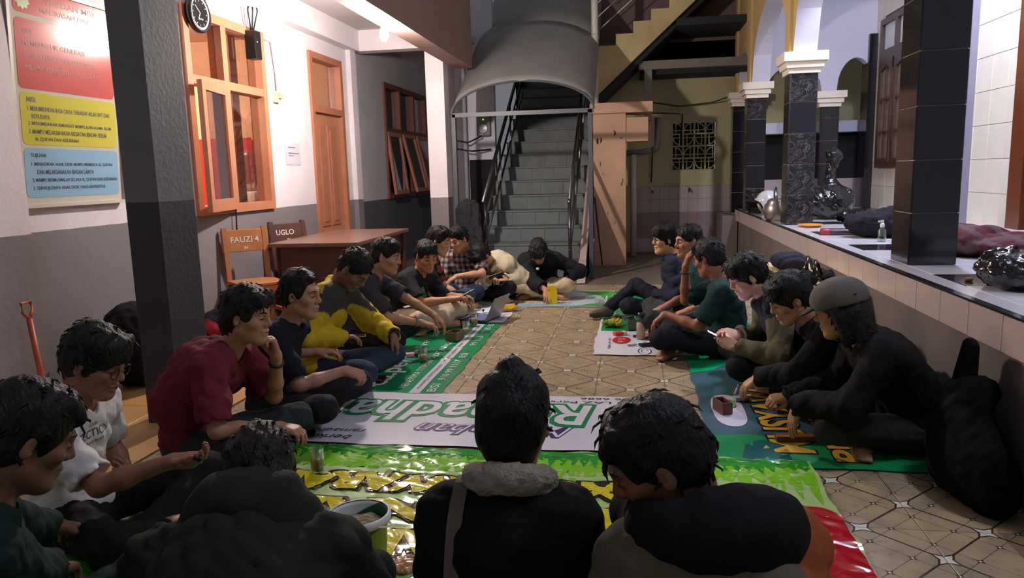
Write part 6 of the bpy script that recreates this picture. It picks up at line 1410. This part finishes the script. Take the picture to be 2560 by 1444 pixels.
# bananas
ban_y = mat('banana', (206, 166, 44), .5, .3, 14.); ban_b = mat('banana_tip', (70, 46, 26), .8)
def bananas(label, u, v, n, rz, ripe):
    p = G(u, v); t = thing('banana_bunch', label, 'bananas', (p[0], p[1], .012), rz)
    m = mat('banana_%d' % ripe, (206, 160, 40) if ripe else (196, 176, 60), .5, .45, 16.)
    for k in range(n):
        a = -.75+1.5*k/(n-1); pts = []; rs = []
        for i in range(9):
            s_ = i/8; ang = -1.05+2.1*s_; x = .095*math.sin(ang); z = .018+.062*(1-math.cos(ang))*.9+.012*(k % 2); y = .028*(k-(n-1)/2)*(1-.5*s_)+.012*a
            pts.append((x, y, z)); rs.append([.006, .013, .017, .0185, .0185, .018, .016, .011, .005][i])
        mb = MB(); mb.tube(pts, rs, 8); b_ = mb.build('banana', m, t, True)
        mb = MB(); mb.tube([pts[-1], (pts[-1][0]+.012, pts[-1][1], pts[-1][2]+.012)], .005, 6); mb.build('stalk', ban_b, b_)
    mb = MB(); mb.tube([(.085, -.03, .06), (.10, 0, .075), (.085, .03, .06)], .012, 8); mb.build('bunch_crown', ban_b, t, True)
    return t
bananas('ripe brown spotted banana bunch beside the laptop', 1268, 778, 5, .4, 1); bananas('yellow banana bunch on the green banner at right', 1533, 818, 5, 1.2, 0)
# bottle, yellow box, phones
p = G(1602, 850); bt = thing('milk_tea_bottle', 'clear bottle of milk tea with black cap on the white banner', 'bottle', (p[0], p[1], .012))
mb = MB(); mb.lathe([(.001, 0), (.034, 0), (.036, .01), (.036, .13), (.030, .155), (.021, .17), (.021, .185)], (0, 0, 0), 20); mb.build('bottle_body', glm, bt, True)
mb = MB(); mb.lathe([(.001, .003), (.0335, .003), (.0335, .125), (.001, .125)], (0, 0, 0), 20); mb.build('milk_tea', mat('milk_tea', (190, 160, 128), .4), bt, True)
mb = MB(); mb.lathe([(.024, .172), (.024, .205), (.001, .207)], (0, 0, 0), 20); mb.build('bottle_cap', black_m, bt, True)
p = G(1381, 760); yb = thing('yellow_box', 'bright yellow snack box standing open on the far banner', 'box', (p[0], p[1], .010), .25); ym_ = mat('yellow_card', (232, 206, 20), .45)
for b_, nm in (((-.045, .045, -.035, -.033, 0, .125), 'front'), ((-.045, .045, .033, .035, 0, .15), 'back'), ((-.045, -.043, -.033, .033, 0, .125), 'side'), ((.043, .045, -.033, .033, 0, .125), 'side'), ((-.043, .043, -.033, .033, 0, .003), 'bottom')):
    mb = MB(); mb.box(*b_); mb.build(nm, ym_, yb)
mb = MB(); mb.prism([(-.045, .15), (.045, .15), (.02, .175), (-.04, .17)], 'y', .033, .035); mb.build('flap', ym_, yb)
def phone(label, c, B, name='phone', screen=None):
    t = thing(name, label, 'phone', tuple(c)); M_ = Matrix([[B[0][0], B[1][0], B[2][0]], [B[0][1], B[1][1], B[2][1]], [B[0][2], B[1][2], B[2][2]]]); t.rotation_euler = M_.to_euler()
    mb = MB(); mb.box(-.075, .075, -.036, .036, -.004, .004, bev=.003); mb.build('phone_body', black_m, t); mb = MB(); mb.box(-.070, .070, -.033, .033, .0041, .0046); mb.build('phone_screen', screen or mat('screen_off', (14, 14, 18), .1), t); return t
def frame_of(x, z):
    x = nrm(x); z = np.array(z, float); z = nrm(z-x*(z@x)); return [x, np.cross(z, x), z]
lit = emit('phone_light', (206, 190, 255), 3.2)
c = PY(1796, 842, 4.48); phone('glowing phone held by the man in the black vest', c, frame_of((-.9, .1, .45), np.array(R4.toW(R4.Hc))-c), screen=lit)
c = PY(884, 840, 4.28); phone('dark phone held by the man in the yellow jacket', c, frame_of((.8, .3, .0), (-.2, -.1, 1)))
c = PY(1240, 688, 7.12); phone('dark phone held by the man in the beige hoodie', c, frame_of((.9, .2, .3), (0, .5, 1)))
c = PY(1032, 764, 5.43); phone('pale phone lying on the lap of the man in charcoal', c, frame_of((.8, .5, .1), (0, 0, 1)), screen=mat('screen_pale', (190, 180, 160), .3))
c = PY(1167, 733, 5.95); phone('bluish white phone in the hand of the green print t-shirt man', c, frame_of((.8, .1, .4), (-.2, 0, 1)), screen=mat('screen_blue', (190, 206, 226), .3))
c = np.array([*G(752, 1098)[:2], .03]); phone('dark phone on the left edge of the Ramadhan banner', c, frame_of((.9, .3, 0), (0, 0, 1)))
p = G(1615, 868); t = thing('key_set', 'black case and silver keys lying on the white banner', 'keys', (p[0], p[1], .013), .4); mb = MB(); mb.box(-.05, .05, -.03, .03, 0, .018, bev=.006); mb.build('key_case', black_m, t); mb = MB(); mb.tube([(-.06, .03+.018*math.sin(a), .006+0*a) if False else (-.07+.018*math.cos(a), .04+.018*math.sin(a), .006) for a in [2*PI*i/12 for i in range(13)]], .003, 6); mb.build('key_ring', mat('steel'), t, True); mb = MB(); mb.box(-.13, -.07, .03, .05, .002, .006); mb.build('key', mat('steel'), t)
p = G(1645, 862); mb = MB(); mb.box(-.025, .025, -.04, .04, 0, .016, bev=.005); o = mb.build('lighter_case', black_m, None, loc=(p[0], p[1], .013)); o.rotation_euler = (0, 0, .9); tag(o, 'small black wallet right of the keys on the white banner', 'wallet')
p = G(1592, 846); mb = MB(); mb.box(-.012, .012, -.03, .03, 0, .014, bev=.003); o = mb.build('lighter', mat('lighter_red', (90, 34, 34), .3), None, loc=(p[0], p[1], .013)); o.rotation_euler = (0, 0, 1.4); tag(o, 'small dark red lighter beside the milk tea bottle', 'lighter')
p = G(1976, 1106); t = thing('wooden_case', 'brown wooden harmonica shaped case on the teal banner under a hand', 'case', (p[0]+.02, p[1], .011), .05); mb = MB(); mb.box(-.09, .09, -.022, .022, 0, .022, bev=.006); mb.build('case_body', mat('case_brown', (96, 52, 30), .4, .2), t); mb = MB(); mb.box(-.085, .085, -.02, .02, .022, .028, bev=.003); mb.build('case_top', mat('case_gold', (150, 96, 40), .35, metal=.3), t)
def cig(label, a, b_):
    t = thing('cigarette', label, 'cigarette', tuple(a)); d = np.array(b_)-np.array(a); mb = MB(); mb.tube([(0, 0, 0), tuple(d*.7)], .0042, 8); mb.build('paper_roll', mat('cig_white', (226, 216, 196), .7), t, True); mb = MB(); mb.tube([tuple(d*.7), tuple(d)], .0043, 8); mb.build('filter', mat('cig_filter', (190, 140, 80), .7), t, True)
cig('cigarette pointing down from the hand of the man in the black jacket', PY(1858, 938, 4.33), PY(1850, 906, 4.33)); cig('cigarette stub held by the man in the grey cap', PY(1932, 1020, 3.68), PY(1944, 1004, 3.68)); cig('cigarette held over the wooden box', PY(1836, 985, 4.05), PY(1845, 962, 4.05))
tag(lump('lighter', [cap(tuple(PY(488, 1140, 2.18)), tuple(PY(500, 1146, 2.15)), .011, None, .01)], .004, black_m), 'black lighter in the open palm of the white t-shirt man', 'lighter')
# bucket with ash
p = G(906, 1428); bk = thing('paint_bucket', 'white and green plastic bucket of ash beside the olive jacket', 'bucket', (p[0], p[1], .015)); bk.scale = (.84, .84, .86)
def bucket_mat():
    m = mat('bucket_print', (206, 210, 206), .35); nt = m.node_tree; N = nt.nodes; L = nt.links; tc = N.new('ShaderNodeTexCoord'); s = N.new('ShaderNodeSeparateXYZ'); L.new(tc.outputs['Object'], s.inputs[0]); X = NX(nt)
    d = X('ADD', s.outputs['Z'], X('MULTIPLY', s.outputs['X'], -.5)); cr = N.new('ShaderNodeValToRGB'); L.new(X('MULTIPLY', d, 4.), cr.inputs[0]); cr.color_ramp.interpolation = 'CONSTANT'
    e = cr.color_ramp.elements; e[0].color = S((150, 190, 60))+(1,); e[1].position = .55; e[1].color = S((26, 84, 44))+(1,); x = e.new(.80); x.color = S((206, 210, 206))+(1,)
    L.new(cr.outputs[0], N['Principled BSDF'].inputs['Base Color']); return m
mb = MB(); mb.lathe([(.001, 0), (.092, 0), (.096, .006), (.112, .20), (.118, .202), (.120, .222), (.112, .224), (.107, .21), (.092, .012), (.001, .012)], (0, 0, 0), 32); mb.build('bucket_shell', bucket_mat(), bk, True)
mb = MB(); mb.lathe([(.114, .196), (.124, .198), (.126, .226), (.114, .228)], (0, 0, 0), 32); mb.build('bucket_rim', mat('white_plastic'), bk, True)
lump('ash', [ell((0, 0, .165), (.104, .104, .035), None, .01)], .006, mat('ash', (150, 130, 96), .95, .7, 40., bump=1., bscale=60.), bk, lambda P: .008*waves(P, 3, 14., 5)+.004*waves(P, 4, 30., 4))
mb = MB(); mb.tube([(.124*math.cos(a), .124*math.sin(a), .21-.10*math.sin((a+.6)/1.9*PI) if 0 else .205-.05*math.sin((a+.6)/(PI)*PI)) for a in [-.6+PI*i/14 for i in range(15)]], .004, 6); mb.build('bucket_handle', mat('white_plastic'), bk, True)
p = G(1000, 1428); tag(lump('crumpled_wrapper', [ell((p[0], p[1], .02), (.06, .05, .02), None, .02)], .005, mat('wrapper', (206, 150, 110), .2, .4, 20.), None, folds(3, 21.599999999999998, 0.011000000000000001)), 'crumpled orange and silver wrapper right of the bucket', 'wrapper')
# near-black heap filling the dark mass by the parapet wall
bb = lump('black_heap', [ell((1.30, 3.08, .20), (.115, .19, .24), None, .08), ell((1.31, 2.90, .13), (.105, .18, .16), None, .08), cap((1.35, 3.25, .30), (1.35, 3.05, .40), .05, .05, .06)], .014, bagm, None, folds(21, 6.0, 0.013200000000000002), col=(4, 4, 5)); tag(bb, 'large black heap against the parapet behind the grey cap man', 'bag')
lump('top_spike', [cap((1.31, 3.16, .38), (1.33, 3.15, .575), .040, .026, .03), cap((1.31, 3.10, .38), (1.33, 3.12, .565), .036, .024, .03)], .010, bagm, bb, None, col=(4, 4, 5))
# low bench with bags
bn = thing('low_bench', 'pale wooden low bench against the parapet wall behind the right row', 'bench', (1.22, 5.55, 0)); bm_ = mat('bench_pale', (206, 182, 130), .5, .12, 5.)
for k in range(3):
    mb = MB(); mb.box(-.17+.115*k, -.17+.115*k+.11, -.70, .70, .50, .525, bev=.004); mb.build('plank', bm_, bn)
for y in (-.6, .6):
    for x in (-.14, .14):
        mb = MB(); mb.box(x-.02, x+.02, y-.02, y+.02, 0, .50); mb.build('leg', bm_, bn)
tag(lump('shoulder_bag', [ell((1.16, 5.85, .585), (.12, .18, .07), None, .04)], .012, bagm, None, folds(31, 8.4, 0.011000000000000001), col=(44, 44, 56)), 'dark grey bag on the pale bench behind the lit phone man', 'bag')
sdl = thing('bag_pair', 'black strap bag with loop handles on the pale bench', 'bag', (1.22, 5.22, .527)); lump('bag_body', [cap((-.06, -.18, .035), (-.04, .16, .035), .032, .03, .03), cap((.06, -.1, .035), (.06, .1, .035), .032, None, .03)], .010, bagm, sdl, folds(33, 10.799999999999999, 0.0055000000000000005), col=(22, 22, 24))
for y in (-.10, .12):
    mb = MB(); mb.tube([(-.05, y-.07, .05), (-.05, y-.06, .12), (-.03, y, .145), (0, y+.06, .12), (.02, y+.07, .05)], .012, 8); mb.build('handle', black_m, sdl, True)
# ------------------------------------------------------------------ things on the raised porch
def PP(u, v): return G(u, v, PZ)
p = PP(1880, 531); pn_ = thing('black_pan', 'stack of black cooking pans on the porch edge by the third pillar', 'pan', (1.62, p[1]-.12, PZ)); mb = MB(); mb.lathe([(.001, 0), (.15, 0), (.20, .07), (.205, .075), (.19, .075), (.15, .012), (.001, .012)], (0, 0, 0), 24); mb.build('pan', mat('iron', (34, 28, 28), .5), pn_, True); mb = MB(); mb.lathe([(.001, .06), (.15, .06), (.205, .15), (.21, .155), (.195, .155), (.15, .075), (.001, .075)], (0, 0, 0), 24); mb.build('pan', mat('iron'), pn_, True)
hl = thing('helmet', 'white open face motorcycle helmet on the porch behind the kettle', 'helmet', (1.64, 9.56, PZ)); lump('helmet_shell', [ell((0, 0, .15), (.15, .125, .15), None, .02), ell((-.13, 0, .10), (.10, .10, .075), None, .02, True), ell((0, 0, -.06), (.2, .2, .07), None, .01, True)], .009, mat('helmet_white', (226, 230, 236), .15, spec=.7), hl); lump('helmet_lining', [ell((0, 0, .14), (.135, .11, .13), None, .02)], .012, black_m, hl); mb = MB(); mb.tube([(-.10, -.10, .16), (-.15, 0, .19), (-.10, .10, .16)], .012, 8); mb.build('helmet_peak', mat('helmet_white'), hl, True)
kt = thing('kettle', 'dented steel kettle standing on the porch edge by the second pillar', 'kettle', (1.53, 8.45, PZ)); mb = MB(); mb.lathe([(.001, 0), (.09, 0), (.115, .03), (.125, .10), (.115, .17), (.09, .20), (.092, .215), (.06, .24), (.001, .25)], (0, 0, 0), 24); mb.build('kettle_body', mat('kettle_steel', (176, 166, 156), .35, .1, metal=.8), kt, True); mb = MB(); mb.tube([(0, -.09, .21), (0, -.10, .31), (0, 0, .36), (0, .10, .31), (0, .09, .21)], .008, 8); mb.build('kettle_handle', mat('steel'), kt, True); mb = MB(); mb.tube([(-.10, 0, .09), (-.16, 0, .13), (-.19, 0, .19)], [.022, .016, .012], 8); mb.build('spout', mat('kettle_steel'), kt, True); mb = MB(); ball(mb, (0, 0, .26), .014, 6); mb.build('lid_knob', mat('steel'), kt, True)
binm = mat('bin_bag', (22, 21, 23), .16, .1, 8., bump=.9, bscale=22., spec=.7)
tag(lump('bin_bag', [ell((2.12, 8.62, PZ+.19), (.26, .24, .20), None, .08), cap((2.12, 8.62, PZ+.3), (2.11, 8.6, PZ+.52), .10, .035, .06), cap((2.11, 8.6, PZ+.50), (2.15, 8.58, PZ+.68), .03, .075, .03)], .014, binm, None, folds(41, 8.4, 0.0176), clip=lambda X, Y, Z: PZ+.003-Z), 'large knotted black bin bag on the porch floor', 'bin bag')
tag(lump('bin_bag', [ell((2.28, 8.0, PZ+.06), (.24, .17, .07), None, .06)], .013, binm, None, folds(43, 8.4, 0.0176), clip=lambda X, Y, Z: PZ+.003-Z), 'small flat black plastic bag in front of the knotted bin bag', 'bin bag')
pt = thing('orange_plate', 'orange plate on the porch edge beside the second pillar', 'plate', (1.68, 7.5, PZ)); mb = MB(); mb.lathe([(.001, .004), (.06, .004), (.11, .026), (.115, .028), (.112, .02), (.06, 0), (.001, 0)], (0, 0, 0), 28); mb.build('dish', mat('plate_orange', (206, 134, 40), .35), pt, True)
cs = thing('maroon_case', 'long dark maroon case with red end on the porch edge', 'case', (1.85, 6.62, PZ), -.1); mb = MB(); mb.box(-.26, .26, -.07, .07, 0, .05, bev=.02); mb.build('case_body', mat('case_maroon', (66, 44, 52), .4), cs, True); mb = MB(); mb.box(-.275, -.2, -.072, .072, -.001+.001, .052, bev=.02); mb.build('case_end', mat('case_red', (150, 44, 60), .4), cs, True)
tag(lump('duffel_bag', [ell((1.96, 6.38, PZ+.10), (.26, .17, .11), None, .06), ell((2.12, 6.42, PZ+.14), (.17, .14, .10), None, .06), cap((1.78, 6.3, PZ+.1), (2.2, 6.36, PZ+.2), .03, .03, .03)], .012, bagm, None, folds(51, 7.199999999999999, 0.015400000000000002), clip=lambda X, Y, Z: PZ+.003-Z, col=(30, 28, 34)), 'black soft bag on the porch left of the spray bottle', 'bag')
sp_ = thing('spray_bottle', 'small clear spray bottle with white nozzle on the porch floor', 'bottle', (1.86, 5.98, PZ)); mb = MB(); mb.lathe([(.001, 0), (.028, 0), (.03, .008), (.03, .085), (.014, .105), (.014, .115)], (0, 0, 0), 16); mb.build('bottle_body', glass('green_plastic', (190, 214, 204), .3), sp_, True); mb = MB(); mb.lathe([(.016, .112), (.016, .135), (.010, .14), (.010, .165), (.001, .166)], (0, 0, 0), 12); mb.box(-.03, .0, -.006, .006, .148, .160); mb.build('nozzle', mat('white_plastic'), sp_)
def tart(V):
    s = (np.sin(V[:, 0]*40+V[:, 2]*30) > .55) | (np.sin(V[:, 1]*34) > .7); return np.where(s[:, None], np.array(S((84, 66, 68)))[None], np.array(S((78, 24, 36)))[None])
tag(lump('plaid_blanket', [ell((2.06, 5.12, PZ+.09), (.26, .24, .10), None, .06), ell((2.35, 4.90, PZ+.08), (.32, .24, .06), None, .06), cap((1.9, 5.2, PZ+.13), (2.3, 4.95, PZ+.1), .05, .04, .05)], .013, cloth_m, None, folds(61, 4.0, 0.013), clip=lambda X, Y, Z: PZ+.004-Z, col=tart), 'crumpled maroon plaid blanket on the porch behind the big pillar', 'blanket')
ht = lump('black_hat', [ell((2.05, 4.42, PZ+.05), (.10, .10, .06), None, .02), ell((2.05, 4.42, PZ+.012), (.17, .16, .012), None, .02)], .010, bagm, None, None, col=(20, 18, 22)); tag(ht, 'black brimmed hat on the porch near the blanket', 'hat')
tag(lump('black_bag', [ell((1.74, 3.72, PZ+.085), (.15, .17, .10), None, .05), ell((1.90, 3.62, PZ+.04), (.14, .14, .045), None, .05)], .010, binm, None, folds(71, 9.6, 0.013200000000000002), clip=lambda X, Y, Z: PZ+.003-Z), 'glossy black plastic bag at the right edge of the porch', 'plastic bag')
lump_o = lump('bread_crumb', [ell((1.64, 3.94, PZ+.010), (.022, .014, .011), None, .01)], .004, mat('crumb_brown', (150, 96, 50), .8), None, lambda P: .003*waves(P, 5, 40., 3)); tag(lump_o, 'small brown crumb on the white porch floor', 'crumb')
